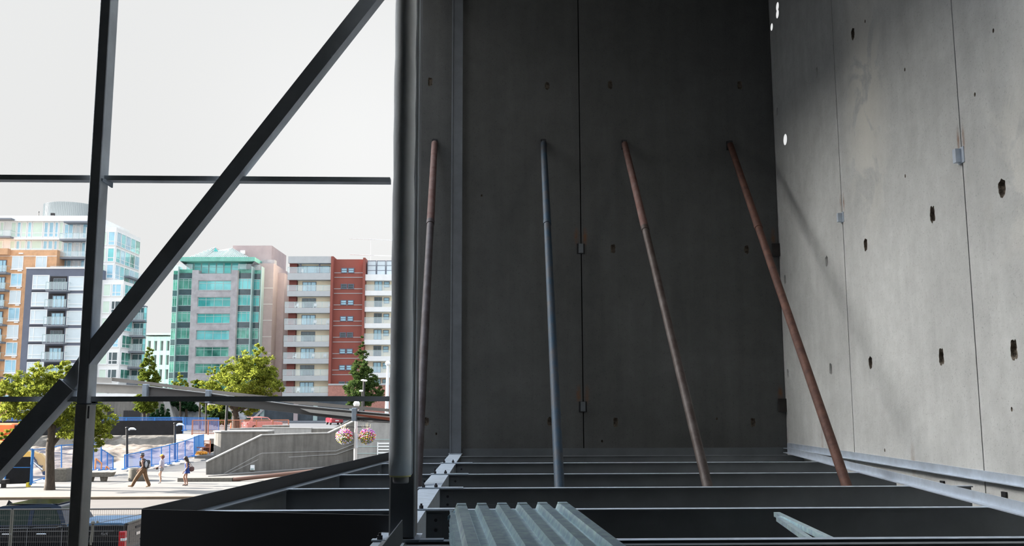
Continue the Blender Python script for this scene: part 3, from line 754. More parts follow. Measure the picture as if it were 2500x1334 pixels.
# ------------------------------------------------------------------ railings, fences, hoardings
def picket_rail(x0, x1, y, z0, z1, n, m, label, posts=4, name='railing', group=None, bd=.035):
    t = thing(name, label, 'railing', (x0, y, z0), group)
    MB().bar((x0, y, z1), (x1, y, z1), bd*1.6, bd*1.6).build('rail', m, t); MB().bar((x0, y, z0+.12), (x1, y, z0+.12), bd, bd).build('rail', m, t)
    c = MB()
    for i in range(1, n): x = x0+(x1-x0)*i/n; c.box(x-bd*.3, x+bd*.3, y-bd*.3, y+bd*.3, z0+.12, z1)
    c.build('pickets', m, t)
    for i in range(posts+1):
        x = x0+(x1-x0)*i/posts; MB().box(x-bd, x+bd, y-bd, y+bd, z0, z1).build('post', m, t)
    return t
a, b = P(469, 1058, 94), P(704, 1052, 94); ztp = P(560, 1026.5, 94).z
picket_rail(a.x, b.x, 94, 1.5, ztp, 64, M_rustrail, 'rust red picket railing along the raised terrace, above the concrete walls', 6, bd=.05)
a, b = P(476, 1110, 70), P(512, 1110, 70)
picket_rail(a.x, b.x, 70, P(490, 1109, 70).z, P(490, 1093, 70).z, 12, M_rustrail, 'short rust red railing beside the rounded concrete wall end, lower one', 2)
a, b = P(497, 1095, 80), P(513, 1095, 80)
picket_rail(a.x, b.x, 80, P(490, 1096, 80).z, P(490, 1077, 80).z, 8, M_rustrail, 'short rust red railing beside the rounded concrete wall end, upper one', 1)
q = P(492, 1108, 69.5)
c = MB()
for k in range(60): c.sph((q.x+R.uniform(-.45, .4), q.y+R.uniform(-.1, .1), q.z+R.uniform(-.05, .12)), .06, 6, 4)
c.build('orange_flowers', mat('orange_petals', (.85, .38, .05), .8), loc=q, label='strip of orange flowers in front of the short rust railing', cat='flowers', kind='stuff')
MB().box(P(480, 1112, 69).x, P(540, 1112, 69).x, 68.5, 84, -.2, P(490, 1112, 69).z).build('plaza_landing', M_walk, kind='structure')

def blue_fence(px_pts, label, name='blue_fence', mesh=M_bluemesh, group=None, every=1, rails=True):
    # px_pts: (x, y_top, y_base, depth)
    tops = [P(x, yt, D) for x, yt, yb, D in px_pts]; bs = [P(x, yb, D) for x, yt, yb, D in px_pts]
    t = thing(name, label, 'fence', bs[0], group)
    for a, b, c_, d in zip(tops, tops[1:], bs, bs[1:]):
        MB().prism([c_+Vector((0, 0, .06)), d+Vector((0, 0, .06)), b, a], (0, .012, 0)).build('mesh_panel', mesh, t)
        if rails: MB().bar(a, b, .04, .05).bar(c_+Vector((0, 0, .1)), d+Vector((0, 0, .1)), .03, .04).build('rail', M_bluepaint, t)
    for a, b in zip(tops, bs): MB().tube(b, a+Vector((0, 0, .04)), .037, n=8).box(b.x-.08, b.x+.08, b.y-.3, b.y+.3, b.z-.02, b.z+.04).build('post', M_bluepaint, t)
    return t
blue_fence([(304, 1112, 1146, 62.3), (343, 1104, 1143, 62.9), (370, 1097, 1139, 63.6), (394, 1092, 1137, 64.3), (414, 1087, 1134, 65), (433, 1082, 1128, 65.8), (452, 1077, 1123, 66.6), (474, 1069, 1115, 67.6)], 'long blue mesh site fence climbing to the right behind the walking people')
blue_fence([(474, 1068, 1115, 67.7), (485, 1064, 1100, 72), (497, 1062, 1093, 76)], 'blue solid looking fence end leading back beside the rounded concrete wall', mesh=mat('blue_screen', (.05, .28, .66), .7, alpha=.85))
blue_fence([(228, 1078, 1148, 60.2), (247, 1077, 1148, 60.2)], 'tall blue site fence panel behind the concrete bench')
blue_fence([(248, 1098, 1147, 60.4), (262, 1106, 1147, 60.6), (276, 1116, 1147, 60.8)], 'blue fence stepping down to the right of the tall panel by the bench')
blue_fence([(79, 1098, 1181, 56.5), (114, 1096, 1170, 57.5), (150, 1088, 1148, 59.5), (182, 1086, 1147, 60)], 'blue site fence behind the leafy tree trunk and square planter', mesh=mat('thin_blue_mesh', (.07, .22, .58), .6, alpha=.10))
# blue fence panels on the terrace
t = blue_fence([(447, 1020, 1052, 97), (453, 1020, 1052, 97), (495, 1020.5, 1052, 97), (534, 1021, 1052, 97)], 'light blue site fence panels standing on the terrace behind the rust red railing')
# black screened hoarding
a, b = P(238, 1056, 97.6), P(446, 1051, 97.6)
t = thing('screened_hoarding', 'long black screened site fence with a blue top rail above the excavation', 'fence', (a.x, 97.6, 1.38))
hz = P(340, 1028, 97.6).z; hz2 = P(340, 1020, 97.6).z
MB().box(-56, b.x, 97.55, 97.6, 1.36, hz).build('black_screen', M_blkscreen, t)
MB().bar((-56, 97.6, hz2), (b.x, 97.6, hz2), .06, .07).build('top_rail', M_bluepaint, t)
for k in range(12):
    x = b.x-k*2.9; MB().box(x-.05, x+.05, 97.58, 97.68, 1.36, hz2).build('post', M_bluepaint, t)
MB().box(-56, b.x, 97.62, 97.63, hz, hz2).build('mesh_strip', M_bluemesh, t)
# black screened gate at far left
a, b, c0, d0 = P(13, 1186, 54), P(74, 1184, 54.5), P(76, 1115, 54.5), P(52, 1115, 54)
t = thing('screened_gate', 'black screened blue fence panel standing at the left behind the parked truck', 'fence', a)
MB().prism([P(13, 1183, 54), P(74, 1181, 54.5), P(76, 1116, 54.5), P(15, 1117, 54)], (0, .04, 0)).build('black_screen', M_blkscreen, t)
c = MB()
for p, q in (((12, 1186), (14, 1098)), ((74, 1185), (79, 1097)), ((76, 1185), (82, 1097))): c.tube(P(*p, 54), P(*q, 54), .05, n=8)
c.bar(P(14, 1098, 54), P(79, 1097, 54), .05, .05).bar(P(14, 1142, 53.95), P(73, 1142, 54), .04, .04)
c.build('frame', M_bluepaint, t)
MB().box(P(72, 1184, 54.2).x-.05, P(72, 1184, 54.2).x+.08, 53.9, 54.2, 0, .25).build('foot', mat('yellow_foot', (.75, .6, .05), .6), t)

# orange handrails by the bench
def handrail(pts, label):
    q = [P(x, y, D) for x, y, D in pts]
    MB().path(q, .045).build('handrail', M_orangerail, loc=q[0], label=label, cat='handrail')
handrail([(232, 1147, 59.5), (234, 1120, 59.5), (248, 1132, 59.5), (247, 1147, 59.5)], 'larger bent orange handrail behind the concrete bench')
handrail([(258, 1147, 59.5), (260, 1139, 59.5), (267, 1146, 59.5)], 'smaller bent orange handrail behind the concrete bench')

# bench and planters
b0, b1 = P(222, 1160, 57.4), P(276, 1160, 57.4); z0, z1 = P(250, 1165, 57.4).z, P(250, 1154, 57.4).z
t = thing('concrete_bench', 'pebbled concrete bench on the sidewalk left of the round planter', 'bench', ((b0.x+b1.x)/2, 57.6, 0))
MB().prism([(b0.x-.5, 57.3, z1), (b1.x, 57.3, z1), (b1.x-.12, 57.3, z1-.26), (b0.x-.5, 57.3, z1-.26)], (0, .55, 0)).build('seat', M_plan, t)
for x in (b1.x-.62, b0.x-.1): MB().prism([(x-.16, 57.4, z1-.26), (x+.2, 57.4, z1-.26), (x+.14, 57.4, 0), (x-.1, 57.4, 0)], (0, .35, 0)).build('pedestal', M_plan, t)
p0 = P(332.5, 1173, 57.8)
t = thing('round_planter', 'round pebbled concrete planter left of the walking man', 'planter', (p0.x, 58.0, 0))
H = P(332, 1146, 57.4).z
MB().lathe([(.50, 0), (.53, .05), (.535, H-.06), (.55, H), (.47, H), (.46, H-.1), (0.01, H-.1)], (p0.x, 58.0, 0), 32).build('bowl', M_plan, t)
MB().lathe([(.01, H-.09), (.46, H-.09), (.4, H-.05), (.01, H-.03)], (p0.x, 58.0, 0), 24).build('soil', M_soil, t)
p0, p1 = P(131, 1173, 57.4), P(161, 1173, 57.4)
t = thing('square_planter', 'square pebbled concrete planter right behind the leafy tree trunk', 'planter', (p0.x+.4, 57.8, 0))
z1 = P(145, 1145.5, 57.4).z
MB().bbox(p0.x, p1.x, 57.4, 58.2, 0, z1, .03).build('box', M_plan, t)
MB().box(p0.x+.08, p1.x-.08, 57.5, 58.1, z1, z1+.02).build('soil', M_soil, t)
q = P(2, 1188, 53.5)
t = thing('low_bench', 'end of a dark low bench at the left edge of the picture', 'bench', (q.x, 53.5, 0))
MB().bbox(q.x-1.2, P(15, 1186, 53.5).x, 53.4, 53.9, .22, .45, .02).build('seat', M_black, t)
MB().box(q.x-.9, q.x-.7, 53.5, 53.8, 0, .22).box(q.x+.0, q.x+.15, 53.5, 53.8, 0, .22).build('legs', M_black, t)

# ------------------------------------------------------------------ lamps
def curved_lamp(x, yt, yb, D, label, zb=None):
    a, b = P(x, yb, D), P(x, yt, D)
    if zb is not None: a.z = zb
    t = thing('street_lamp', label, 'street lamp', a)
    MB().tube(a, b, .085, .075, 12).lathe([(.10, -.04), (.10, .06), (.01, .08)], b, 12).build('pole', M_black, t)
    pts = [P(x+4, yt+5, D), P(x+6, yt+2.2, D), P(x+11, yt+1.2, D), P(x+17, yt+1.6, D), P(x+22, yt+4, D)]
    MB().tube(b+Vector((0, 0, -.15)), pts[0], .03, n=6).build('arm', M_black, t)
    h = MB()
    for p, q, r0, r1 in zip(pts, pts[1:], (.06, .07, .08, .07), (.07, .08, .07, .03)): h.tube(p, q, r0, r1, 8)
    h.build('lamp_head', M_white, t)
curved_lamp(310, 1046, 1143, 62.6, 'black lamp post with a white curved head, left one over the site fence')
curved_lamp(427, 1035, 1130, 68, 'black lamp post with a white curved head, right one over the site fence')
curved_lamp(503, 985, 1056, 96, 'slim lamp post with a small white head above the rust red railing', 1.5)
a, b = P(551, 1056, 68.8), P(556, 962, 68.8); a.z = P(530, 1056, 68).z+.09
t = thing('street_lamp', 'plain black lamp post rising from the rounded concrete wall', 'street lamp', a)
MB().tube(a, b, .10, .09, 12).build('pole', M_black, t); MB().lathe([(.1, 0), (.13, .05), (.1, .1), (.01, .12)], b, 12).build('cap', M_black, t)
a = P(886, 1030, 88); b = P(889, 926, 88); a.z = 1.5
t = thing('street_lamp', 'black lamp post with two small white heads in front of the conical tree', 'street lamp', a)
MB().tube(a, b, .12, .11, 10).tube(P(881.5, 1062, 88), P(884, 955, 88), .06, n=8).build('pole', M_black, t)
for (x, y) in ((886, 929), (892, 930), (882, 955)):
    h = P(x, y, 87.8); MB().sph(h, (.2, .12, .09), 10, 6).build('lamp_head', M_white, t)
a = P(955, 1040, 120); b = P(948, 886, 120); a.z = 1.38
t = thing('street_lamp', 'tall white lamp post in front of the far right balconies', 'street lamp', a)
MB().tube(P(943.5, 1045, 120), P(947, 890, 120), .28, .16, 10).build('pole', M_white, t); MB().sph(P(947, 888, 120), .34, 10, 8).build('lamp_head', M_white, t)
# globe lamp with two flower baskets
D = 36; a = G(866, 1300); gx = P(868, 1100, D).x
t = thing('globe_lamp', 'pale globe street lamp pole carrying two hanging flower baskets', 'street lamp', (gx, D, -.12))
gz = P(870, 987, D).z
MB().lathe([(.16, -.12), (.16, .1), (.085, .2), (.07, 1), (.06, gz-.35), (.06, gz-.2)], (gx, D, 0), 16).build('pole', mat('pale_pole', (.66, .64, .62), .5), t)
MB().lathe([(.05, gz-.26), (.12, gz-.22), (.13, gz-.14), (.06, gz-.10)], (gx, D, 0), 16).build('collar', M_wslab, t)
em = mat('globe_opal', (.95, .94, .9), .3); MB().sph((gx+.01, D, gz), .125, 20, 14).build('globe', em, t)
MB().tube((gx-.40, D, P(868, 1043, D).z), (gx+.52, D, P(868, 1043, D).z), .016, n=8).build('basket_arm', M_black, t)
MB().box(gx-.02, gx+.09, D-.06, D+.05, P(868, 1094, D).z, P(868, 1060, D).z).build('mounting_box', M_steel, t)
petals = [mat('petals_'+n, c_, .7) for n, c_ in (('white', (.85, .83, .82)), ('red', (.75, .04, .05)), ('magenta', (.62, .12, .48)), ('yellow', (.88, .68, .05)), ('orange', (.85, .35, .12)), ('lilac', (.38, .38, .75)), ('leaf', (.06, .16, .03)), ('straw', (.78, .70, .48)))]
def basket(px_, py_, hx, label, lean):
    c0 = P(px_, py_, D); t = thing('flower_basket', label, 'flower basket', c0)
    MB().lathe([(.02, -.26), (.14, -.22), (.22, -.10), (.24, 0.0), (.2, .02)], c0, 20).build('basket_bowl', mat('coir', (.35, .28, .16), .95), t)
    fl = MB()
    fl.sph(c0+Vector((0, 0, .02)), (.25, .25, .23), 16, 10, 6)
    for k in range(900):
        while True:
            q = Vector((R.uniform(-1, 1), R.uniform(-1, 1), R.uniform(-1, 1)))
            if .1 < q.length < 1: break
        q.normalize(); rr_ = .30*R.uniform(.80, 1.10); p = c0+Vector((q.x*rr_, q.y*rr_, q.z*rr_*.92+.02))
        u = (q.z+R.uniform(-.25, .25))
        if u > .45: mi = R.choice([2, 2, 2, 0, 4, 5])
        elif u > -.25: mi = R.choice([0, 0, 1, 3, 4, 0, 6, 2, 1])
        else: mi = R.choice([5, 5, 6, 3, 0, 6])
        s = R.uniform(.014, .030); fl.sph(p, (s, s, s*R.uniform(.4, .9)), 5, 4, mi)
    fl.build('flowers', petals, t)
    g = MB()
    for k in range(11):
        a_ = R.uniform(0, 6.28); b_ = c0+Vector((.08*math.cos(a_), .08*math.sin(a_), .22)); e_ = b_+Vector((R.uniform(-.17, .17)+lean, R.uniform(-.1, .1), R.uniform(.12, .32)))
        g.tube(b_, e_, .009, .004, 5, 7)
    g.build('grasses', petals, t)
    h = MB()
    for s in (-.2, .2): h.tube(c0+Vector((s, 0, 0)), (hx, D, P(868, 1043, D).z), .005, n=4)
    h.build('hanger', M_black, t)
basket(841, 1068, P(843, 1043, D).x, 'hanging flower basket left of the lamp pole, many white blooms on its left side', -.02)
basket(896, 1067, P(897, 1043, D).x, 'hanging flower basket right of the lamp pole, tall straw grasses on top', .02)

# ------------------------------------------------------------------ sloping steel canopy edge outside
D = 18.25; M_can = mat('canopy_primer', (.72, .68, .62), .6, .1, var=.1); M_canD = mat('canopy_web', (.16, .155, .15), .6, .1)
def cpt(x, y, dd=0): return P(x, y, D+dd)
t = thing('canopy_beam', 'long sloping steel canopy edge beam seen through the open facade', 'steel beam', cpt(235, 945))
c = MB()
c.prism([cpt(170, 935), cpt(353, 942.5), cpt(353, 963), cpt(170, 958)], (0, .02, 0))
c.build('first_web', M_can, t)
MB().prism([cpt(170, 919), cpt(272, 923), cpt(272, 936), cpt(170, 933)], (0, .02, 0)).build('upstand', M_can, t)
MB().prism([cpt(353, 942), cpt(518, 961), cpt(712, 988), cpt(712, 1007), cpt(518, 985), cpt(353, 965)], (0, .02, 0)).build('middle_web', M_canD, t)
MB().prism([cpt(712, 988), cpt(866, 1003), cpt(975, 1013), cpt(975, 1032), cpt(866, 1026), cpt(712, 1008)], (0, .02, 0)).build('end_web', M_canD, t)
MB().prism([cpt(735, 998), cpt(866, 1010), cpt(975, 1019), cpt(975, 1022), cpt(866, 1019), cpt(760, 1008)], (0, -.10, 0)).build('inner_channel', M_can, t)
MB().prism([cpt(271, 922, .1), cpt(381, 935, .1), cpt(512, 952, .1), cpt(648, 967, .1), cpt(728, 979, .1), cpt(870, 992, .1), cpt(975, 1001, .1), cpt(975, 1008, .1), cpt(870, 1000, .1), cpt(728, 988, .1), cpt(648, 976, .1), cpt(512, 960, .1), cpt(381, 943, .1), cpt(271, 931, .1)], (0, .015, 0)).build('edge_upstand', mat('canopy_upstand', (.30, .27, .24), .7, .1, var=.1), t)
# top flange with sky light put into its paler colour
def flange(pts, w=.16):
    c = MB()
    for p, q in zip(pts, pts[1:]): c.bar(p+Vector((0, .02, -.006)), q+Vector((0, .02, -.006)), w, .014)
    return c
flange([cpt(170, 934), cpt(353, 942), cpt(518, 961), cpt(712, 988), cpt(866, 1003), cpt(975, 1013)]).build('top_flange', mat('skylit_canopy_flange', (.66, .64, .62), .6), t)
flange([cpt(353, 965), cpt(518, 985), cpt(712, 1007), cpt(866, 1027), cpt(975, 1033)], .12).build('bottom_flange', M_canD, t)
for x, y in ((357, 954), (510, 968), (866, 1012)):
    q = cpt(x, y, -.05); MB().bbox(q.x-.045, q.x+.045, q.y-.10, q.y+.05, q.z-.13, q.z+.12, .01).build('stub_bracket', M_plate, t)
MB().prism([cpt(868, 1011, -.14), cpt(975, 1023, -.14), cpt(975, 1031, -.14), cpt(868, 1015, -.14)], (0, .03, 0)).build('red_primed_edge', mat('red_primer', (.40, .10, .05), .7), t)
for x in (198, 985):
    q = cpt(x, 950, .1); MB().box(q.x-.05, q.x+.05, q.y, q.y+.1, -.1, q.z-.1 if x < 500 else cpt(985, 1014).z).build('prop', M_steel, t)

# ------------------------------------------------------------------ temporary mesh fence and rope by the truck
D = 25.0; zt = P(300, 1243.5, D).z
xa, xb = P(-60, 1250, D).x, P(292, 1250, D).x
def fence_panel(x0, x1, label):
    t = thing('wire_fence_panel', label, 'fence', (x0, D, -.12))
    MB().tube((x0, D, zt), (x1, D, zt), .021, n=8).build('rail', M_wire, t); MB().tube((x0, D, -.0), (x1, D, -.0), .021, n=8).build('rail', M_wire, t)
    for x in (x0, x1): MB().tube((x, D, -.1), (x, D, zt), .021, n=8).build('post', M_tape, t)
    c = MB(); n = int((x1-x0)/.055)
    for i in range(1, n): x = x0+(x1-x0)*i/n; c.box(x-.0022, x+.0022, D-.002, D+.002, 0, zt)
    for i in range(1, 15):
        z = zt-i*.135
        c.box(x0, x1, D+.002, D+.005, z-.002, z+.002); c.box(x0, x1, D+.002, D+.005, z-.022, z-.018)
    c.build('wire_mesh', M_wire, t)
    for x in (x0+.05, x1-.05): MB().bbox(x-.12, x+.12, D-.3, D+.3, -.12, .0, .02).build('foot_block', M_plan, t)
xp = P(25, 1290, D).x
fence_panel(xp-2.4, xp, 'wire mesh fence panel at the left frame edge in front of the truck cab')
xq = P(206, 1290, D).x
fence_panel(xp+.05, xq, 'wire mesh fence panel between its post and the facade column, before the truck')
fence_panel(xq+.05, xq+3.0, 'wire mesh fence panel right of the facade column, before the truck bed')
rz = MB()
for l in (([(150, 1279.5), (232, 1279), (300, 1266), (395, 1246)]),): rz.path([P(x, y, 24.6) for x, y in l], .008, 6)
rz.build('rope', M_tape, loc=P(200, 1279, 24.6), label='thin rope strung across in front of the wire fence and truck bed', cat='rope')
rz = MB(); rz.path([P(226, 1277, 24.7), P(225, 1300, 24.7), P(221, 1320, 24.7), P(222, 1332, 24.7)], .025, 6).path([P(228, 1277, 24.7), P(227, 1300, 24.7), P(225, 1325, 24.7)], .02, 6).sph(P(227, 1277, 24.68), .05, 8, 6).sph(P(238, 1275, 24.68), .035, 8, 6)
rz.build('rope_bundle', M_tape, loc=P(226, 1290, 24.7), label='bundle of rope hanging knotted from the wire fence beside the column', cat='rope')
MB().prism([P(372, 1262, 21.5), P(376, 1300, 21.3), P(362, 1345, 21), P(336, 1345, 21), P(352, 1312, 21.3)], (.0, .05, 0)).build('timber_plank', M_wood, loc=P(345, 1334, 21), label='pale timber board leaning behind the corner of the black edge beam', cat='timber')
# ================================================================== buildings far behind
def rc(D, conv, x0, y0, x1, y1, xm=None):
    a = conv(x0, y0); b = conv(x1, y1); my = conv(0, xm)[1] if xm is not None else (a[1]+b[1])/2
    return (P(a[0], my, D).x, P(b[0], my, D).x, P(a[0], b[1], D).z, P(a[0], a[1], D).z)
def win(b, D, r, pane, fr=M_white, mx=(), mz=(), fw=.09, name='window', dep=.12, label=None):
    X0, X1, Z0, Z1 = r; f = MB()
    y0, y1 = D-dep, D
    f.box(X0, X0+fw, y0, y1, Z0, Z1).box(X1-fw, X1, y0, y1, Z0, Z1).box(X0+fw, X1-fw, y0, y1, Z0, Z0+fw).box(X0+fw, X1-fw, y0, y1, Z1-fw, Z1)
    for u in mx: x = X0+(X1-X0)*u; f.box(x-fw*.4, x+fw*.4, y0+.01, y1, Z0+fw, Z1-fw)
    for u in mz: z = Z0+(Z1-Z0)*u; f.box(X0+fw, X1-fw, y0+.02, y1, z-fw*.4, z+fw*.4)
    o = f.build(name, fr, b)
    MB().box(X0+.01, X1-.01, D-dep*.5, D-.005, Z0+.01, Z1-.01).build('pane', pane, o)
    return o
def winx(b, X, y0, y1, Z0, Z1, pane, fr=M_white, my=(), mz=(), fw=.09):     # window on a face looking to +X
    f = MB(); a, c_ = X, X+.12
    f.box(a, c_, y0, y0+fw, Z0, Z1).box(a, c_, y1-fw, y1, Z0, Z1).box(a, c_, y0+fw, y1-fw, Z0, Z0+fw).box(a, c_, y0+fw, y1-fw, Z1-fw, Z1)
    for u in my: y = y0+(y1-y0)*u; f.box(a, c_-.01, y-fw*.4, y+fw*.4, Z0+fw, Z1-fw)
    for u in mz: z = Z0+(Z1-Z0)*u; f.box(a, c_-.02, y0+fw, y1-fw, z-fw*.4, z+fw*.4)
    o = f.build('window', fr, b)
    MB().box(a+.005, a+.06, y0+.01, y1-.01, Z0+.01, Z1-.01).build('pane', pane, o)
def balcony(b, D, X0, X1, Z, dep=1.6, th=.28, rh=1.05, slab=M_dslab, glass=M_glass, posts=4, bars=False, frame=M_mull):
    s = MB().box(X0, X1, D-dep, D, Z-th, Z).build('balcony_slab', slab, b)
    f = MB(); y = D-dep+.05
    f.box(X0, X1, y-.03, y+.03, Z+rh-.05, Z+rh)
    for i in range(posts+1): x = X0+(X1-X0)*i/posts; f.box(x-.03, x+.03, y-.03, y+.03, Z, Z+rh)
    for x in (X0, X1): f.box(x-.03, x+.03, y, D, Z+rh-.05, Z+rh)
    if bars:
        n = int((X1-X0)/.35)
        for i in range(n): x = X0+(X1-X0)*i/n; f.box(x-.015, x+.015, y-.015, y+.015, Z, Z+rh)
        f.box(X0, X1, y-.015, y+.015, Z+rh*.5, Z+rh*.5+.04)
    f.build('railing', frame, s)
    if glass:
        MB().box(X0+.04, X1-.04, y-.01, y+.01, Z+.08, Z+rh-.06).build('railing_glass', glass, s)
GZ = 1.4
# ---- left apartment block
D0 = 160; c5 = lambda x, y: (x/5.558, 480+y/5.558)
A = thing('apartment_building', 'orange, slate grey and glass apartment building at the left with a round roof drum', 'building', (-78, 165, GZ))
dzA = P(40, 700, D0).z-P(40, 741.65, D0).z
XA0 = P(-130, 620, D0).x
pr = rc(162, c5, 0, 268, 1320, 735)
MB().box(XA0, pr[1], 162, 176, GZ, pr[3]).build('penthouse_wall', M_wslab, A)
sl = rc(161.7, c5, 0, 268, 1320, 340); MB().box(XA0, sl[1], 161.2, 162, sl[2], sl[3]).build('roof_edge', M_wslab, A)
sl = rc(161.7, c5, 0, 560, 1320, 590); MB().box(XA0, sl[1], 161.4, 162, sl[2], sl[3]).build('floor_band', M_wslab, A)
row = [(-150, -20, M_paneB), (0, 60, M_paneG), (150, 228, M_paneG), (232, 290, M_paneB), (294, 368, M_paneG), (376, 436, M_paneB), (442, 588, M_paneG), (598, 662, M_paneB), (666, 736, M_paneB), (744, 798, M_paneB), (803, 866, M_paneG)]
for x0, x1, pm in row:
    win(A, 162, rc(162, c5, x0, 346, x1, 556, 450), pm, mz=(.28,), fw=.14)
    win(A, 162, rc(162, c5, x0, 598, x1, 728, 450), pm, fw=.14)
for y0, y1 in ((372, 578), (622, 820), (862, 1000)):
    win(A, 161.99, rc(162, c5, 872, y0, 1000, y1, 480), M_paneB, mx=(.5,), fw=.14)
    win(A, 161.99, rc(162, c5, 1010, y0, 1110, y1, 480), M_paneW, mx=(.25, .8), mz=(.8,), fw=.16, name='balcony_door')
    win(A, 161.99, rc(162, c5, 1120, y0, 1330, y1, 480), M_paneB, mx=(.5,), fw=.14)
r = rc(160.2, c5, 865, 338, 1340, 358, 480); MB().box(r[0], r[1], 159.9, 162, r[2], r[3]).build('canopy', M_dslab, A)
for y, x0 in ((578, 818), (825, 790)):
    r = rc(160.2, c5, x0, y, 1340, y+24, 500 if y < 700 else 700); balcony(A, 162, r[0], r[1], r[3], 2.0, r[3]-r[2], 1.05, posts=6)
r = rc(160.4, c5, -160, 540, 150, 562, 480); balcony(A, 162, r[0], r[1], r[3], 1.8, r[3]-r[2], 1.05, posts=3)
r = rc(160.4, c5, -160, 297, 155, 318, 480); MB().box(r[0], r[1], 160, 162, r[2], r[3]).build('canopy', M_dslab, A)
# orange part
r = rc(159, c5, 0, 728, 770, 1000, 850)
MB().box(XA0, r[1], 159, 163, GZ, r[3]).build('orange_wall', M_orange, A)
r2 = rc(158.9, c5, 0, 805, 705, 812, 850); MB().box(XA0, r[1], 158.95, 159, r2[2], r2[3]).build('brick_joint', M_wslab, A)
r2 = rc(158.6, c5, -150, 712, 128, 795, 760); MB().box(XA0, r2[1], 158, 159, r2[2], r2[3]).build('orange_parapet', M_orange, A)
gl = rc(159.2, c5, 690, 690, 770, 745, 720)
r3 = rc(159.1, c5, 150, 700, 700, 730, 720); MB().box(r3[0], r3[1], 159.1, 159.14, r3[2], r3[3]).build('terrace_glass', M_glass, A)
win(A, 159, rc(159, c5, 487, 815, 640, 980, 890), M_paneW, mx=(.62,), mz=(.12,))
for k in range(9):
    z = -k*dzA; r = rc(159, c5, 165, 810 if k == 0 else 815, 318, 985, 895)
    r = (r[0], r[1], r[2]+z, r[3]+z)
    if r[2] < GZ: break
    win(A, 159, r, M_paneW if k in (0, 2, 4) else M_paneB if k != 7 else M_paneD, mx=(.62,), mz=(.12,))
    MB().box(r[0]-.1, r[1]+.1, 158.8, 159, r[2]-.18, r[2]).build('sill', M_wslab, A)
    MB().box(r[0]+1.1, r[0]+1.8, 158.8, 159, r[3]+.35, r[3]+.55).build('vent_hood', M_wslab, A)
    rb = rc(158, c5, -200, 1030, 108, 1042, 990); balcony(A, 159, rb[0], rb[1], rb[3]+z, 1.6, .3, 1.1, posts=3, bars=True)
    rw = rc(158.9, c5, -160, 840, 90, 1030, 900); win(A, 158.9, (rw[0], rw[1], rw[2]+z, rw[3]+z-.3), M_paneB, fr=M_slate, mx=(.4, .8), name='balcony_door')
# slate part
r = rc(158, c5, 352, 982, 1320, 1100, 1100)
SX0, SX1 = r[0], rc(158, c5, 0, 982, 1340, 1100)[1]
MB().box(SX0, SX1, 158, 163, GZ, r[3]).build('slate_wall', M_slate, A)
MB().box(SX0-.1, SX1, 157.9, 158.1, r[3], r[3]+.25).build('parapet_cap', M_wslab, A)
rg = rc(158.3, c5, 680, 945, 1340, 990, 1000); MB().box(rg[0], rg[1], 158.2, 158.25, rg[2], rg[3]).build('terrace_glass', M_glass, A)
for k in range(8):
    z = -k*dzA
    def sh(q): return (q[0], q[1], q[2]+z, q[3]+z)
    q = sh(rc(158, c5, 445, 1068, 672, 1262, 1150))
    if q[2] < GZ: break
    o = win(A, 158, q, M_paneW, mx=(.27,), mz=(.30,), fw=.12)
    MB().box(q[0]-.1, q[1]+.1, 157.9, 158, q[2]-.35, q[2]-.25).build('shadow_groove', M_black, A)
    q = sh(rc(158, c5, 935, 1085, 1290, 1278, 1150)); win(A, 158, q, M_paneW, mx=(.58,), mz=(.28,), fw=.12)
    q = sh(rc(157.97, c5, 682, 1085, 908, 1285, 1150)); MB().box(q[0], q[1], 157.93, 158, q[2], q[3]).build('recess_panel', M_black, A)
    win(A, 157.95, (q[0]+.6, q[1]-.15, q[2]+.1, q[3]-.35), M_paneB if k % 3 else M_paneD, fr=M_dslab, mx=(.3, .72), name='balcony_door')
    q = sh(rc(157, c5, 625, 1272, 925, 1290, 1200)); balcony(A, 158, q[0]+.2, q[1], q[3], 1.5, .26, 1.35, posts=5)
# roof drum
q0, q1, q2 = P(107, 500, 176), P(300, 500, 176), P(150, 497, 176)
cx, rad = -71.0, 4.9; zt_ = P(150, 492, 171).z
MB().lathe([(rad, 30), (rad, zt_), (rad-.3, zt_+.05), (.1, zt_+.05)], (P(113, 515, 176).x+rad, 176, 0), 96, sm=False).build('roof_drum', M_ribbed, A)
c = MB()
for k in range(96):
    th = 2*math.pi*k/96; xx = P(113, 515, 176).x+rad; c.box(xx+math.cos(th)*rad-.05, xx+math.cos(th)*rad+.05, 176+math.sin(th)*rad-.05, 176+math.sin(th)*rad+.05, 34, zt_)
c.build('drum_ribs', M_ribbed, A)
q = P(130, 524, 165.4); MB().box(q.x-.3, q.x+.3, 165, 165.5, q.z-.25, q.z+.2).build('roof_vent', M_black, A)
q = P(94, 533, 163); MB().tube(q, q+Vector((0, 0, 1.1)), .05, n=6).sph(q+Vector((0, 0, 1.1)), .12, 6, 4).build('mast', M_black, A)
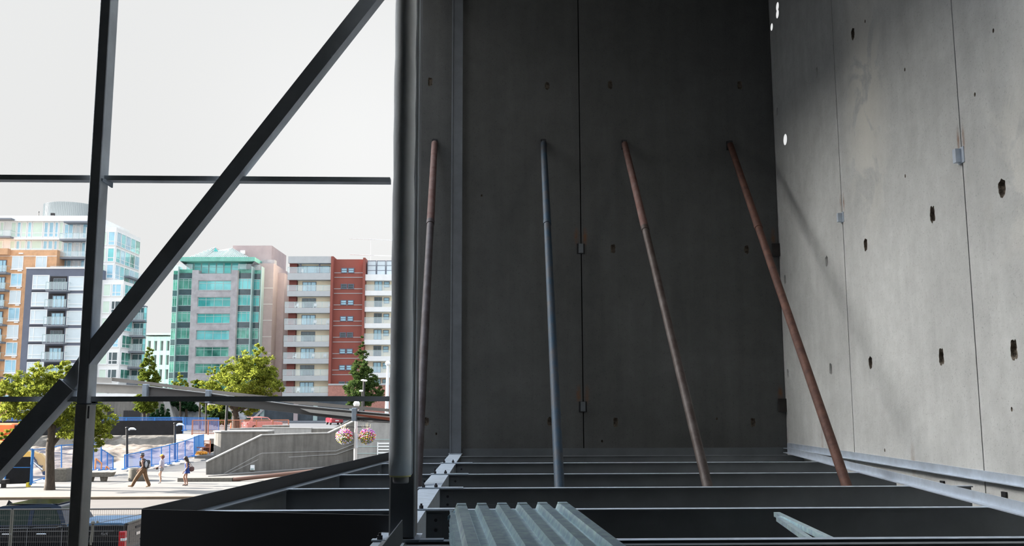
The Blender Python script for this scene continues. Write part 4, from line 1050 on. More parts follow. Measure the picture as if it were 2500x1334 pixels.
# right wing
c4 = lambda x, y: (220+x/3.335, 540+y/3.335)
f = rc(161, c4, 60, 50, 208, 480, 200); topz = f[3]
WX = f[1]
MB().box(rc(163, c4, 0, 0, 20, 10, 200)[0], WX, 161, 172, GZ, topz).build('wing_wall', M_wslab, A)
dzw = P(260, 600, 161).z-P(260, 640.2, 161).z
for k in range(4):
    z = -k*dzw
    q = rc(161, c4, 145, 85, 203, 200, 200)
    win(A, 161, (q[0], q[1], q[2]+z, q[3]+z), M_paneB if k != 1 else M_tealL, mz=(.3,), fw=.14)
    q = rc(161, c4, 85, 85, 137, 200, 200); win(A, 161, (q[0], q[1], q[2]+z, q[3]+z), M_paneG, fw=.14)
    ys = [161.2, 163.2, 165.2, 167.5, 169.7, 171.9]
    for i in range(5):
        winx(A, WX, ys[i], ys[i+1]-.15, q[2]+z, q[3]+z, (M_paneB, M_tealL, M_paneB, M_tealL, M_tealD)[(i+k) % 5], my=(.35, .7), mz=(.3,))
r = P(250, 684, 161)
zb = rc(161, c4, 0, 410, 10, 420)[2]
MB().box(WX-.0, WX+1.0, 165, 172, zb-.3, zb).build('side_balcony_slab', M_dslab, A)
MB().box(WX+.95, WX+1.0, 165, 172, zb, zb+1.1).box(WX, WX+1.0, 165, 165.05, zb, zb+1.1).build('side_balcony_glass', M_glass, A)
# lower bay and balcony stack of the wing
lb = rc(159, c4, 105, 488, 265, 700, 600); LX1 = rc(159, c4, 0, 488, 268, 700, 600)[1]; LX0 = rc(159, c4, 60, 488, 100, 500, 600)[0]
MB().box(LX0, LX1, 159, 164, GZ, lb[3]).build('bay_wall', M_wslab, A)
LZ = P(250, 684, 159).z
MB().box(LX0, LX1, 158.97, 159, LZ-30, LZ).build('bay_frame', M_wslab, A)
for k in range(9):
    z = -k*dzw
    q = rc(158.97, c4, 108, 512, 172, 615, 560); q = (q[0], q[1], q[2]+z, q[3]+z)
    if q[2] < GZ: break
    win(A, 158.97, q, M_paneG, fw=.14)
    q = rc(158.97, c4, 178, 512, 258, 615, 560); win(A, 158.97, (q[0], q[1], q[2]+z, q[3]+z), M_paneD if k % 3 == 1 or k > 4 else M_paneB, mx=(.4,), mz=(.32,), fw=.14)
    winx(A, LX1, 159.4, 163.5, q[2]+z, q[3]+z, M_tealL if k < 3 else M_tealD, my=(.4,), mz=(.3,))
BX1 = rc(164, c4, 0, 900, 432, 1200, 1000)[1]
MB().box(LX1-1, BX1, 164, 165.2, GZ, rc(164, c4, 0, 690, 10, 700)[3]).build('balcony_stack_wall', M_slate, A)
for k in range(7):
    zz = rc(162.5, c4, 0, 800, 10, 805)[2]-k*dzw*.94
    x0 = rc(162.5, c4, 298, 800, 400, 900, 1100)[0]; x1 = rc(162.5, c4, 0, 800, 412, 900, 1100)[1]
    if zz < GZ: break
    balcony(A, 164, x0, x1, zz, 1.5, .3, 1.25, bars=True, glass=M_glass, posts=3)
    win(A, 164, (x0+.3, x0+2.6, zz+.1, zz+2.3), M_paneD, fr=M_wslab, mx=(.5,), name='balcony_door')
    win(A, 163.98, (x1+.1, BX1-.05, zz-.4, zz+2.4), M_tealL, fr=M_mull, mz=(.3,))

# ---- pale low building between
c = thing('pale_building', 'small pale building with open galleries between the apartment and teal glass buildings', 'building', (P(380, 900, 212).x, 215, GZ))
D = 212; x0, x1 = P(340, 880, D).x, P(416, 880, D).x; zt_ = P(380, 822, D).z
MB().box(x0, x1, D+1.5, D+14, GZ, zt_).build('wall', M_stone, c)
for k in range(5):
    z = zt_-k*3.2; MB().box(x0, x1, D, D+1.5, z-1.0, z).build('gallery_band', M_wslab, c)
for k in range(6):
    x = x0+(x1-x0)*k/5; MB().box(x-.35, x+.35, D-.1, D+1.5, GZ, zt_).build('pier', M_wslab, c)
MB().box(x0-.5, x1+.2, D-.8, D+14, zt_+.3, zt_+.7).build('roof_slab', M_wslab, c)

# ---- teal glass office
c7 = lambda x, y: (400+x/3.81, 600+y/3.81)
B = thing('office_building', 'teal glass and grey stone office building with a pale hipped roof', 'building', (P(540, 900, 195).x, 200, GZ))
D1 = 188
dzB = P(500, 700, D1).z-P(500, 740.3, D1).z
x0 = rc(D1+2, c7, 95, 250, 900, 600, 400)[0]; x1 = rc(D1+2, c7, 95, 250, 905, 600, 400)[1]
zc = rc(D1+2, c7, 0, 262, 10, 270)[3]
MB().box(x0+.5, x1-.5, D1+5, D1+22, GZ, zc).build('core', M_tealD, B)
# stone frame
sx0, sx1 = rc(D1, c7, 262, 262, 685, 330, 300)[:2]; wx0, wx1 = rc(D1, c7, 318, 325, 625, 415, 370)[:2]
zp0, zp1 = rc(D1, c7, 0, 228, 10, 262)[3], rc(D1, c7, 0, 262, 10, 280)[3]
MB().box(sx0, wx0, D1, D1+2, GZ, zp0).build('stone_pier', M_stone, B); MB().box(wx1, sx1, D1, D1+2, GZ, zp0).build('stone_pier', M_stone, B)
zz = zp1; w0 = rc(D1, c7, 318, 325, 625, 415)
k = 0
while True:
    z1_, z0_ = w0[3]-k*dzB, w0[2]-k*dzB
    if z0_ < GZ+3: break
    MB().box(wx0, wx1, D1, D1+2, z1_, zz).build('stone_spandrel', M_stone, B)
    win(B, D1+.4, (wx0, wx1, z0_, z1_), (M_tealL, M_teal, M_teal, M_tealL, M_tealD, M_tealD, M_tealD)[min(k, 6)] if k < 4 else M_tealD, fr=M_mull, mx=(.25, .5, .75), mz=(.72,), fw=.12)
    MB().box(wx0, wx1, D1-.05, D1+.3, z0_-.15, z0_).build('sill', M_stone, B)
    zz = z0_; k += 1
MB().box(wx0, wx1, D1, D1+2, GZ, zz).build('stone_spandrel', M_stone, B)
# glass bays: (x0,x1 at crop row 400, depth, pane)
bays = [(85, 128, D1+3.2, M_tealD, 0), (132, 262, D1+1.2, M_tealD, 2), (685, 812, D1+1.2, M_tealL, 2), (818, 895, D1+2.4, M_teal, 1)]
zb0 = rc(D1+1.2, c7, 0, 308, 10, 310)[3]
for i, (a_, b_, d_, pm, nm) in enumerate(bays):
    q = rc(d_, c7, a_, 300, b_, 400, 400)
    MB().box(q[0], q[1], d_, D1+10, GZ, zb0+1.9).build('bay_wall', M_tealD, B)
    MB().box(q[0], q[1], d_-.25, d_-.2, zb0+1.9, zb0+3.0).build('parapet_glass', M_glass, B)
    for k in range(9):
        zt1 = zb0-k*dzB; zt0 = zt1-dzB+1.15
        if zt0 < GZ: break
        mm = pm
        if i == 2 and k >= 3 or i == 3 and k >= 3: mm = M_tealD
        if i == 2 and k in (1, 2): mm = M_teal
        win(B, d_, (q[0], q[1], zt0, zt1), mm, fr=M_mull, mx=((.38, .75) if nm == 2 else ((.5,) if nm == 1 else (.5,))), mz=(.82,), fw=.11)
        MB().box(q[0], q[1], d_-.08, d_, zt1, zt1+1.15).build('spandrel_glass', M_paneD, B)
for px_ in (130, 815, 905):
    q = rc(D1+.6, c7, px_-3, 300, px_+4, 400, 400); MB().box(q[0], q[1], D1+.4, D1+2.5, GZ, zb0+2.4).build('bay_fin', M_mull, B)
# top floor and roof
q = rc(D1+3, c7, 212, 150, 770, 262, 200)
MB().box(q[0], q[1], D1+3, D1+20, zc-1, q[3]+1).build('top_floor_wall', M_teal, B)
for k in range(8):
    a_ = q[0]+(q[1]-q[0])*k/8; win(B, D1+3, (a_, a_+(q[1]-q[0])/8-.05, q[2], q[3]), M_tealL if k not in (5, 7) else M_teal, fr=M_mull, mz=(.55,), fw=.1)
q = rc(D1+.5, c7, 160, 110, 850, 148, 130)
MB().box(q[0], q[1], D1, D1+24, q[2], q[3]).build('eave', M_tealroof, B)
MB().prism([(q[0], D1, q[2]), (q[0]+2.2, D1+2.5, q[2]-2.0), (q[0]+2.2, D1+20, q[2]-2.0), (q[0], D1+22, q[2])], (.1, 0, 0)).prism([(q[1], D1, q[2]), (q[1]-2.2, D1+2.5, q[2]-2.0), (q[1]-2.2, D1+20, q[2]-2.0), (q[1], D1+22, q[2])], (-.1, 0, 0)).build('eave_soffit', M_slate, B)
c = MB(); n = 58
for i in range(n+1): x = q[0]+(q[1]-q[0])*i/n; c.box(x-.05, x+.05, D1-.06, D1, q[2], q[3])
c.build('eave_seams', M_tealroof, B)
rb = rc(D1+1, c7, 232, 100, 800, 130, 115); zr = q[3]
p1_, p2_ = P(*c7(475, 15), D1+9), P(*c7(632, 22), D1+9)
vl = P(*c7(520, 62), D1+9).z
xm1, xm2 = P(*c7(515, 62), D1+9).x, P(*c7(600, 66), D1+9).x
v = [(rb[0], D1+.6, zr), (rb[1], D1+.6, zr), (rb[1], D1+22, zr), (rb[0], D1+22, zr), tuple(p1_), (xm1, D1+7, vl), (xm2, D1+7, vl), tuple(p2_), (p1_.x, D1+13, p1_.z), (p2_.x, D1+13, p2_.z)]
MB().add(v, [(0, 1, 7, 6, 5, 4), (1, 2, 9, 7), (2, 3, 8, 9), (3, 0, 4, 8), (4, 5, 6, 7, 9, 8)]).build('hipped_roof', M_roofmetal, B)
c = MB()
for i in range(1, 30):
    t_ = i/30; x = rb[0]+(rb[1]-rb[0])*t_
    zz_ = np.interp(x, [rb[0], p1_.x, xm1, xm2, p2_.x, rb[1]], [zr, p1_.z, vl, vl, p2_.z, zr]); yy_ = np.interp(x, [rb[0], p1_.x, xm1, xm2, p2_.x, rb[1]], [D1+.6, D1+9, D1+7, D1+7, D1+9, D1+.6])
    c.bar((x, D1+.55, zr+.05), (x, yy_, zz_+.05), .07, .12, up=(0, 0, 1))
c.build('roof_seams', M_mull, B)
g = [P(*c7(x, y), D1+6) for x, y in ((462, 55), (480, 18), (505, 55))]
MB().prism(g, (0, .1, 0)).build('roof_gable_glass', M_teal, B)
# blank pinkish tower
q = rc(D1+4, c7, 848, 165, 1018, 400, 300)
MB().box(q[0]-8, q[1], D1+4, D1+26, GZ, q[3]).build('tower_wall', M_pink, B)
q2 = rc(D1+12, c7, 640, 0, 1003, 110, 60); MB().box(q2[0], q2[1], D1+12, D1+26, q[3]-2, q2[3]).build('tower_top', M_pink, B)
MB().box(q[1], q[1]+1.4, D1+8, D1+30, GZ, q[3]-1.5).build('tower_fin', M_pink, B)
MB().box(q[1]+1.4, q[1]+4.0, D1+12, D1+32, GZ, q[3]-5).build('tower_side', M_pink, B)
for k in range(8):
    z = q[3]-5.2-k*dzB; MB().box(q[0]-8, q[1]+.02, D1+3.96, D1+4, z, z+.09).build('tower_joint', M_wslab, B)
h = P(*c7(735, 63), D1+11.9); MB().box(h.x-.5, h.x+.5, D1+11.6, D1+12, h.z-.4, h.z+.4).build('tower_louvre', M_wslab, B)
h = P(*c7(985, 152), D1+5); MB().box(h.x-1.6, h.x+1, D1+5, D1+7, q[3], q[3]+.9).build('roof_unit', M_stone, B)

# ---- gap building
c8 = lambda x, y: (680+x/3.51, 600+y/3.51)
Dg = 224; Gb = thing('narrow_building', 'slice of a white building with glass balconies between the office and red buildings', 'building', (P(694, 900, Dg).x, Dg+5, GZ))
x0, x1 = P(678, 850, Dg).x, P(712, 850, Dg).x; zt_ = P(694, 720, Dg).z
MB().box(x0, x1, Dg, Dg+12, GZ, zt_).build('wall', M_stone, Gb); MB().box(x0, x1, Dg-.5, Dg, zt_-.5, zt_).build('roof_edge', M_black, Gb)
for k in range(10):
    y0 = 735+k*22.6; z1 = P(694, y0, Dg).z; z0 = P(694, y0+15, Dg).z
    if z0 < GZ: break
    win(Gb, Dg, (x0, x1-.2, z0, z1), M_paneD if k % 2 == 0 else M_tealL, fr=M_wslab, mx=(.35, .7), mz=(.4,))
    MB().box(x0-.1, x1, Dg-1.2, Dg, z0-.55, z0-.1).build('balcony_slab', M_wslab, Gb)

# ---- red apartment building
D2 = 184
K = thing('apartment_building', 'red and cream apartment building with glass railed balconies, beside the round column', 'building', (P(800, 900, D2).x, D2+8, GZ))
dzC = P(760, 700, D2).z-P(760, 740.4, D2).z
lx0, lx1 = rc(D2-1.8, c8, 82, 92, 452, 200, 150)[:2]
top = rc(D2-1.8, c8, 82, 92, 452, 150)
MB().box(lx0, lx1, D2, D2+14, GZ, top[3]).build('left_wall', M_cream, K)
MB().box(lx0, lx1, D2-1.8, D2+1, top[2], top[3]).build('roof_fascia', M_fascia, K)
dr = rc(D2-.1, c8, 90, 300, 165, 400, 350)
MB().box(lx0+.2, dr[1], D2-1.2, D2, GZ, top[2]).build('dark_red_wall', M_dred, K)
zs0 = rc(D2-1.8, c8, 0, 235, 1, 290)[3]; zs1 = rc(D2-1.8, c8, 0, 390, 1, 400)[3]
for k in range(9):
    zt1 = zs0 if k == 0 else zs1-(k-1)*dzC
    if zt1 < GZ+.5: break
    th = .55 if k else 1.2
    xo = lx0-.35 if k > 1 else lx0
    s = MB().box(xo, lx1, D2-1.9, D2, zt1-(1.02 if k else 1.35), zt1).build('balcony_slab', M_fascia, K)
    f = MB(); n = 5; y = D2-1.85
    for i in range(n+1): x = xo+(lx1-xo)*(0, .22, .42, .62, .82, 1)[i]; f.box(x-.03, x+.03, y-.03, y+.03, zt1, zt1+1.15)
    f.box(xo, lx1, y-.03, y+.03, zt1+1.1, zt1+1.17)
    f.build('railing', M_mull, s); MB().box(xo, lx1, y-.01, y+.01, zt1+.05, zt1+1.1).build('railing_glass', M_glass, s)
    if k:
        q = rc(D2, c8, 205, 315, 324, 390, 350); win(K, D2, (q[0], q[1], zt1-.1, zt1+2.05), M_paneB if k % 2 else M_paneD, fr=M_dslab, mx=(.38, .62), fw=.12, name='balcony_door')
    for j in range(3):
        if k in (0, 2, 3, 5, 7) and R.random() < .8:
            x = xo+1.6+j*2.9+R.uniform(0, 1.0); ch = MB().bbox(x, x+.6, D2-1.3, D2-.8, zt1+.35, zt1+.45, .01).bbox(x, x+.6, D2-.85, D2-.78, zt1+.4, zt1+.95, .01)
            for xx in (x+.05, x+.55):
                for yy in (D2-1.25, D2-.85): ch.box(xx-.03, xx+.03, yy-.03, yy+.03, zt1, zt1+.36)
            ch.build('patio_chair', M_white, loc=(x+.3, D2-1, zt1), label='%s white patio chair, %s balcony from the top, red and cream building' % (('left', 'middle', 'right')[j], {0: 'first', 2: 'third', 3: 'fourth', 5: 'sixth', 7: 'eighth'}[k]), cat='chair', group='white patio chairs on balconies')
for u in (190, 352):
    q = rc(D2-1.2, c8, u-5, 160, u+5, 210, 180); MB().box(q[0], q[1], D2-1.3, D2-1.0, zs0, top[2]).build('balcony_column', M_slate, K)
q = rc(D2+.0, c8, 165, 160, 440, 240, 200); win(K, D2, (q[0], q[1], zs0, top[2]-.3), M_paneB, fr=M_dslab, mx=(.3, .6), name='balcony_door')
# red tower
rx0, rx1 = rc(D2-.5, c8, 462, 115, 730, 200, 200)[:2]; rz = rc(D2-.5, c8, 0, 118, 1, 120)[3]; bz = rc(D2-.5, c8, 0, 1205, 1, 1210)[3]
MB().box(rx0, rx1, D2-.5, D2+14, bz, rz).build('red_wall', M_red, K)
for (a_, b_, yt) in ((450, 470, 93), (724, 743, 105)):
    q = rc(D2-1.8, c8, a_, yt, b_, yt+100, 200); MB().box(q[0], q[1], D2-2.0, D2+2, bz-.5, q[3]).build('red_fin', M_red, K)
for k in range(8):
    q = rc(D2-.5, c8, 537, 192, 650, 236, 214); z = -k*dzC*.97
    for (u, w_) in ((0, .47), (.53, 1)):
        win(K, D2-.5, (q[0]+(q[1]-q[0])*u, q[0]+(q[1]-q[0])*w_, q[2]+z, q[3]+z), M_paneB if k % 3 != 1 else M_paneD, fr=M_slate, mx=((.95,) if u == 0 else (.05,)), mz=(.5,), fw=.14)
    for yy in (234, 273): zl = rc(D2-.5, c8, 0, yy, 1, yy+1)[3]+z; MB().box(rx0, rx1, D2-.56, D2-.5, zl-.06, zl+.06).build('reveal_line', M_fascia, K)
# brick base
q = rc(D2-2.2, c8, 425, 1205, 1200, 1300, 1240); MB().box(q[0], q[1], D2-2.2, D2, GZ, bz+.1).build('brick_base', M_brick, K)
MB().box(q[0], q[1], D2-2.3, D2-2.1, bz+.1, bz+.4).build('base_cap', M_fascia, K)
# right wing
wx0_ = rc(D2-1.5, c8, 744, 0, 1000, 0, 300)[0]; wx1_ = rc(D2-1.5, c8, 744, 0, 1230, 0, 300)[1]
zr_ = rc(D2, c8, 0, 257, 1, 260)[3]
MB().box(wx0_, wx1_, D2, D2+14, GZ, zr_).build('right_wall', M_cream, K)
q = rc(D2-.6, c8, 746, 127, 1000, 255, 190); zt_ = q[3]
MB().box(wx0_+.1, wx1_, D2, D2+8, zr_, zt_-.3).build('penthouse_wall', M_wslab, K)
n = 6
for i in range(n):
    a_ = wx0_+.2+(wx1_-wx0_)*i/n; win(K, D2-.3, (a_, a_+(wx1_-wx0_)/n-.1, zr_, zt_), M_paneW, fr=M_slate, mx=(), mz=(.33, .66), fw=.10)
for k in range(8):
    zt1 = zr_-k*dzC*.975 if k else zr_
    th = 1.2 if k == 0 else .95
    s = MB().box(wx0_, wx1_, D2-1.7, D2, zt1-th, zt1).build('balcony_slab', M_wslab, K)
    f = MB().box(wx0_, wx1_, D2-1.68, D2-1.62, zt1+1.1, zt1+1.16)
    for i in range(7): x = wx0_+(wx1_-wx0_)*i/6; f.box(x-.03, x+.03, D2-1.68, D2-1.62, zt1, zt1+1.1)
    if k:
        f.build('railing', M_mull, s); MB().box(wx0_, wx1_, D2-1.66, D2-1.64, zt1+.05, zt1+1.1).build('railing_glass', M_glass, s)
        q = rc(D2, c8, 822, 335, 890, 410, 370); win(K, D2, (q[0], q[1], zt1, zt1+2.1), M_paneD if k in (2, 3, 5) else M_paneB, fr=M_dslab, mx=(.5,), fw=.12, name='balcony_door')
        q = rc(D2, c8, 902, 338, 952, 382, 370); win(K, D2, (q[0], q[1], zt1+.8, zt1+2.0), M_paneB, fr=M_dslab, mz=(.5,), fw=.12)
c = MB()
for y0, y1 in ((583, 589), (622, 627)):
    c.tube(P(853, y0, D2+6), P(1010, y1, D2+6), .07, n=6)
for x in (905, 985): c.tube(P(x, 640, D2+6), P(x, 583, D2+6), .04, n=6)
c.build('roof_wires', M_fascia, K)
# ---- podium and shaded things at street level behind the site
Dp = 141
t = thing('podium', 'grey concrete podium with dark garage openings at the foot of the apartment building', 'building', (P(350, 1000, Dp).x, Dp, 1.38))
x0, x1 = P(180, 1000, Dp).x, P(418, 1000, Dp).x; zt_ = P(350, 966, Dp).z
MB().box(x0, x1, Dp, Dp+10, 1.38, zt_).build('wall', M_conc_out, t)
for a_, b_, y_ in ((262, 278, 1004), (302, 313, 1003), (314, 344, 1003), (360, 378, 1004)):
    q = P(a_, y_, Dp), P(b_, y_, Dp); MB().box(q[0].x, q[1].x, Dp-.06, Dp+.0, 1.38, q[0].z).build('garage_opening', M_black, t)
MB().box(x0, x1, Dp-.3, Dp, zt_-.2, zt_+.3).build('parapet', M_wslab, t)
t = thing('white_pier', 'pale tapered concrete pier beside the cone shaped shrubs', 'pier', (P(412, 1000, 139).x, 139, 1.38))
MB().prism([P(398, 980, 139), P(413, 980, 139), P(428, 1034, 139), P(416, 1034, 139)], (0, 1, 0)).build('pier_body', M_conc_lt, t)
Dp = 146
t = thing('retaining_wall', 'blue grey shaded stone retaining wall behind the lamp posts', 'wall', (P(480, 1010, Dp).x, Dp, 1.38))
MB().box(P(432, 1010, Dp).x, P(600, 1010, Dp).x, Dp, Dp+1, 1.38, P(480, 1004, Dp).z).build('stone_wall', mat('shaded_stone', (.36, .38, .40), .9, var=.3, vscale=2, bump=.5, bscale=5), t)
t = thing('garage_front', 'dark recessed garage front with columns below the red apartment building', 'building', (P(720, 1000, 165).x, 165, 1.4))
x0, x1 = P(590, 1000, 165).x, P(872, 1000, 165).x
MB().box(x0, x1, 165, 172, 1.4, P(700, 968, 165).z).build('front_wall', mat('garage_dark', (.06, .075, .09), .9, var=.3, vscale=.4), t)
for x in (598, 640, 722, 770, 858): q = P(x, 1000, 164.6); MB().box(q.x-.35, q.x+.35, 164.5, 165, 1.4, q.z+1.2).build('column', M_pink if x in (598, 722) else M_mull, t)
q = P(640, 1000, 164); MB().prism([P(612, 1024, 164), P(640, 1000, 164), P(646, 1000, 164), P(620, 1024, 164)], (0, .3, 0)).build('stair_slope', M_stone, t)
for y0, y1, z1_, X0_, X1_ in ((6, 34, 27, -62, -34), (-50, 5.9, 75, -62, -34)):
    MB().box(X0_, X1_, y0, y1, -.5, z1_).build('sun_blocker', mat('sun_blocker_grey', (.34, .34, .33), .9, var=.1), kind='structure')  # unseen blocks added off frame to keep sun and sky out of the hall
# ================================================================== trees
def leafmat(name, dark, lite, tr=.45):
    m = bpy.data.materials.new(name); m.use_nodes = True; nt = m.node_tree; nt.nodes.clear(); N = nt.nodes.new; L = nt.links.new
    o = N('ShaderNodeOutputMaterial'); d = N('ShaderNodeBsdfDiffuse'); t = N('ShaderNodeBsdfTranslucent'); mx = N('ShaderNodeMixShader'); mx.inputs[0].default_value = tr
    g = N('ShaderNodeNewGeometry'); n = N('ShaderNodeTexNoise'); n.inputs['Scale'].default_value = 2.2; n.inputs['Detail'].default_value = 3; L(g.outputs['Position'], n.inputs['Vector'])
    ri = N('ShaderNodeMath'); ri.operation = 'MULTIPLY_ADD'; L(g.outputs['Random Per Island'], ri.inputs[0]); ri.inputs[1].default_value = .5; L(n.outputs['Fac'], ri.inputs[2])
    r = N('ShaderNodeValToRGB'); L(ri.outputs[0], r.inputs[0]); r.color_ramp.elements[0].position = .35; r.color_ramp.elements[1].position = 1.05
    r.color_ramp.elements[0].color = (*dark, 1); r.color_ramp.elements[1].color = (*lite, 1)
    for s in (d, t): L(r.outputs[0], s.inputs['Color'])
    L(d.outputs[0], mx.inputs[1]); L(t.outputs[0], mx.inputs[2]); L(mx.outputs[0], o.inputs[0]); return m
M_leafY = leafmat('yellow_green_leaves', (.03, .06, .01), (.34, .37, .06), .42)
M_leafG = leafmat('green_leaves', (.02, .04, .01), (.17, .21, .03), .4)
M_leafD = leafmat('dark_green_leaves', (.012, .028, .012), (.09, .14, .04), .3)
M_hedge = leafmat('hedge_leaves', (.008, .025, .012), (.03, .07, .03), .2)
def foliage(blobs, n, size, seed, shell=.45, lump=.25, clump=.105):
    rg = np.random.default_rng(seed); V = []
    vol = np.array([b[1][0]*b[1][1]*b[1][2] for b in blobs])**.75; cnt = (n*vol/vol.sum()).astype(int)
    ph = rg.uniform(0, 6.28, 3)
    for (c, r), k in zip(blobs, cnt):
        nc = max(10, k//55); d = rg.normal(size=(nc, 3)); d /= np.linalg.norm(d, axis=1)[:, None]
        rad = shell+(1-shell)*rg.random(nc)**.6
        wob = 1+lump*np.sin(5*d[:, 0]+ph[0]+c[0])*np.sin(4*d[:, 2]+ph[1]+c[2])+lump*.6*np.sin(9*d[:, 1]+7*d[:, 2]+ph[2])
        cc = np.array(c)+d*np.array(r)*(rad*wob)[:, None]           # twig ends; leaves gather round them
        i = rg.integers(0, nc, k); mr = float(np.mean(r))
        V.append(cc[i]+rg.normal(size=(k, 3))*mr*clump*np.array([1, 1, .7]))
    p = np.concatenate(V); k = len(p)
    a = rg.normal(size=(k, 3)); a /= np.linalg.norm(a, axis=1)[:, None]
    b = rg.normal(size=(k, 3)); b -= a*(a*b).sum(1)[:, None]; b /= np.linalg.norm(b, axis=1)[:, None]
    s = size*rg.uniform(.6, 1.25, k)[:, None]
    q = np.stack([p-a*s, p-b*s*.45, p+a*s, p+b*s*.45], 1).reshape(-1, 3)
    m = MB(); m.v = [tuple(x) for x in q]; m.f = [(4*i, 4*i+1, 4*i+2, 4*i+3) for i in range(k)]; m.m = [0]*k; m.s = [False]*k
    return m
def pb(x, y, rx, ry, D, dd=0, rd=None):     # blob from a place and radii in the view at depth D
    c = P(x, y, D+dd); s = D/FPX; return (tuple(c), (rx*s, (rd or (rx+ry)/2)*s, ry*s))
def tree(label, name, base, trunk, branches, blobs, n, size, m, seed, cat='tree', group=None, **k):
    t = thing(name, label, cat, base, group)
    if trunk:
        c = MB()
        for p, q, r0, r1 in trunk+branches: c.tube(p, q, r0, r1, 12)
        c.build('trunk', M_bark, t)
    foliage(blobs, n, size, seed, **k).build('foliage', m, t, kind=None)
    return t
D = 52.2
def at(x, y, dd=0, D=D): return P(x, y, D+dd)
b = at(122, 1199); b.z = -.08; b.x = at(122, 1178).x; b.y = at(122, 1178).y
tree('leafy yellow green street tree with a crooked trunk at the left, beyond the parked truck', 'street_tree', b,
     [(b, at(122, 1178), .31, .245), (at(122, 1180), at(122, 1100), .245, .215), (at(122, 1101), at(126, 1055), .225, .18)],
     [(at(124, 1090), at(150, 1060, .3), .14, .1), (at(126, 1060), at(110, 1000), .17, .08), (at(126, 1058), at(150, 980, .5), .15, .07), (at(150, 1062, .3), at(200, 1020, .6), .09, .04), (at(120, 1030), at(60, 990), .09, .04)],
     [pb(62, 945, 42, 34, D), pb(20, 955, 36, 30, D), pb(105, 918, 38, 28, D), pb(150, 905, 32, 22, D, -.5), pb(160, 945, 48, 34, D, .3), pb(100, 970, 60, 36, D, -.6), pb(35, 1000, 46, 26, D, .4), pb(150, 1010, 55, 34, D, .4), pb(210, 1000, 44, 34, D), pb(235, 1030, 40, 34, D, .3), pb(250, 1060, 24, 26, D), pb(185, 1050, 40, 26, D, -.5), pb(80, 1030, 40, 22, D, .6), pb(15, 1062, 20, 14, D, -.4), pb(238, 1083, 16, 16, D)],
     36000, .085, M_leafY, 1, lump=.25)
D = 116
b = at(577, 1046, 0, D); b.z = 1.38
A_ = lambda x, y, dd=0: P(x, y, 116+dd)
tree('large yellow green tree leaning right in front of the office and red buildings', 'street_tree', b,
     [(b, A_(576, 1020), .55, .42), (A_(576, 1020), A_(572, 1000), .42, .36)], [(A_(573, 1004), A_(545, 975), .28, .14), (A_(573, 1004), A_(600, 960), .3, .15), (A_(572, 1002), A_(575, 950), .25, .12), (A_(573, 1006), A_(630, 985), .2, .1)],
     [pb(632, 872, 15, 28, D), pb(612, 895, 40, 26, D), pb(650, 905, 32, 34, D), pb(575, 912, 40, 30, D), pb(535, 935, 34, 26, D), pb(600, 935, 60, 34, D, -1), pb(655, 945, 34, 26, D), pb(683, 945, 14, 14, D, .5), pb(515, 905, 14, 10, D), pb(560, 965, 50, 22, D), pb(620, 975, 48, 22, D, .5), pb(525, 985, 28, 18, D, 1), pb(600, 1000, 36, 15, D, 1), pb(500, 940, 14, 10, D), pb(552, 893, 14, 14, D)],
     34000, .15, M_leafY, 2, lump=.3)
D = 112
b = P(352, 1040, D); b.z = 1.38
tree('narrow conical green tree left of the teal office, above the podium', 'conical_tree', b, [(b, P(352, 1000, D), .22, .16)], [],
     [pb(365, 872, 9, 22, D), pb(363, 900, 17, 24, D), pb(364, 930, 24, 26, D), pb(362, 960, 28, 24, D), pb(350, 985, 24, 22, D), pb(375, 950, 18, 30, D, .5), pb(368, 990, 22, 18, D, .8)],
     18000, .13, M_leafG, 3, lump=.1, shell=.6)
D = 124
b = P(885, 1045, D); b.z = 1.38
tree('dark conical tree in front of the red apartment building', 'conical_tree', b, [(b, P(885, 985, D), .3, .2)], [],
     [pb(882, 845, 7, 20, D), pb(884, 875, 15, 22, D), pb(880, 905, 25, 26, D), pb(895, 925, 26, 28, D, .5), pb(878, 950, 36, 28, D), pb(905, 960, 28, 26, D, .5), pb(885, 978, 40, 16, D), pb(928, 958, 13, 16, D), pb(862, 978, 18, 14, D)],
     20000, .15, M_leafD, 4, lump=.15, shell=.55)
D = 110
b = P(440, 1045, D); b.z = 1.38
tree('small yellow green sapling top in front of the glass office corner', 'sapling', b, [(b, P(440, 940, D), .12, .06)], [],
     [pb(440, 920, 5, 16, D), pb(432, 937, 12, 9, D), pb(450, 937, 12, 9, D), pb(440, 948, 18, 9, D)], 3000, .12, M_leafY, 5)
D = 119
b = P(488, 1045, D); b.z = 1.38
tree('low bushy green tree left of the large leaning tree', 'street_tree', b, [(b, P(488, 960, D), .14, .08)], [],
     [pb(482, 937, 14, 10, D), pb(500, 945, 16, 12, D), pb(478, 950, 9, 10, D), pb(510, 955, 18, 12, D), pb(495, 975, 16, 18, D)], 6000, .13, M_leafG, 6)
D = 140
b = P(455, 1030, D); b.z = 1.38
tree('dark shaded tree mass below the glass office', 'street_tree', b, [(b, P(455, 985, D), .25, .15)], [], [pb(438, 975, 26, 22, D), pb(462, 985, 18, 18, D), pb(430, 960, 18, 18, D)], 5000, .25, M_hedge, 7)
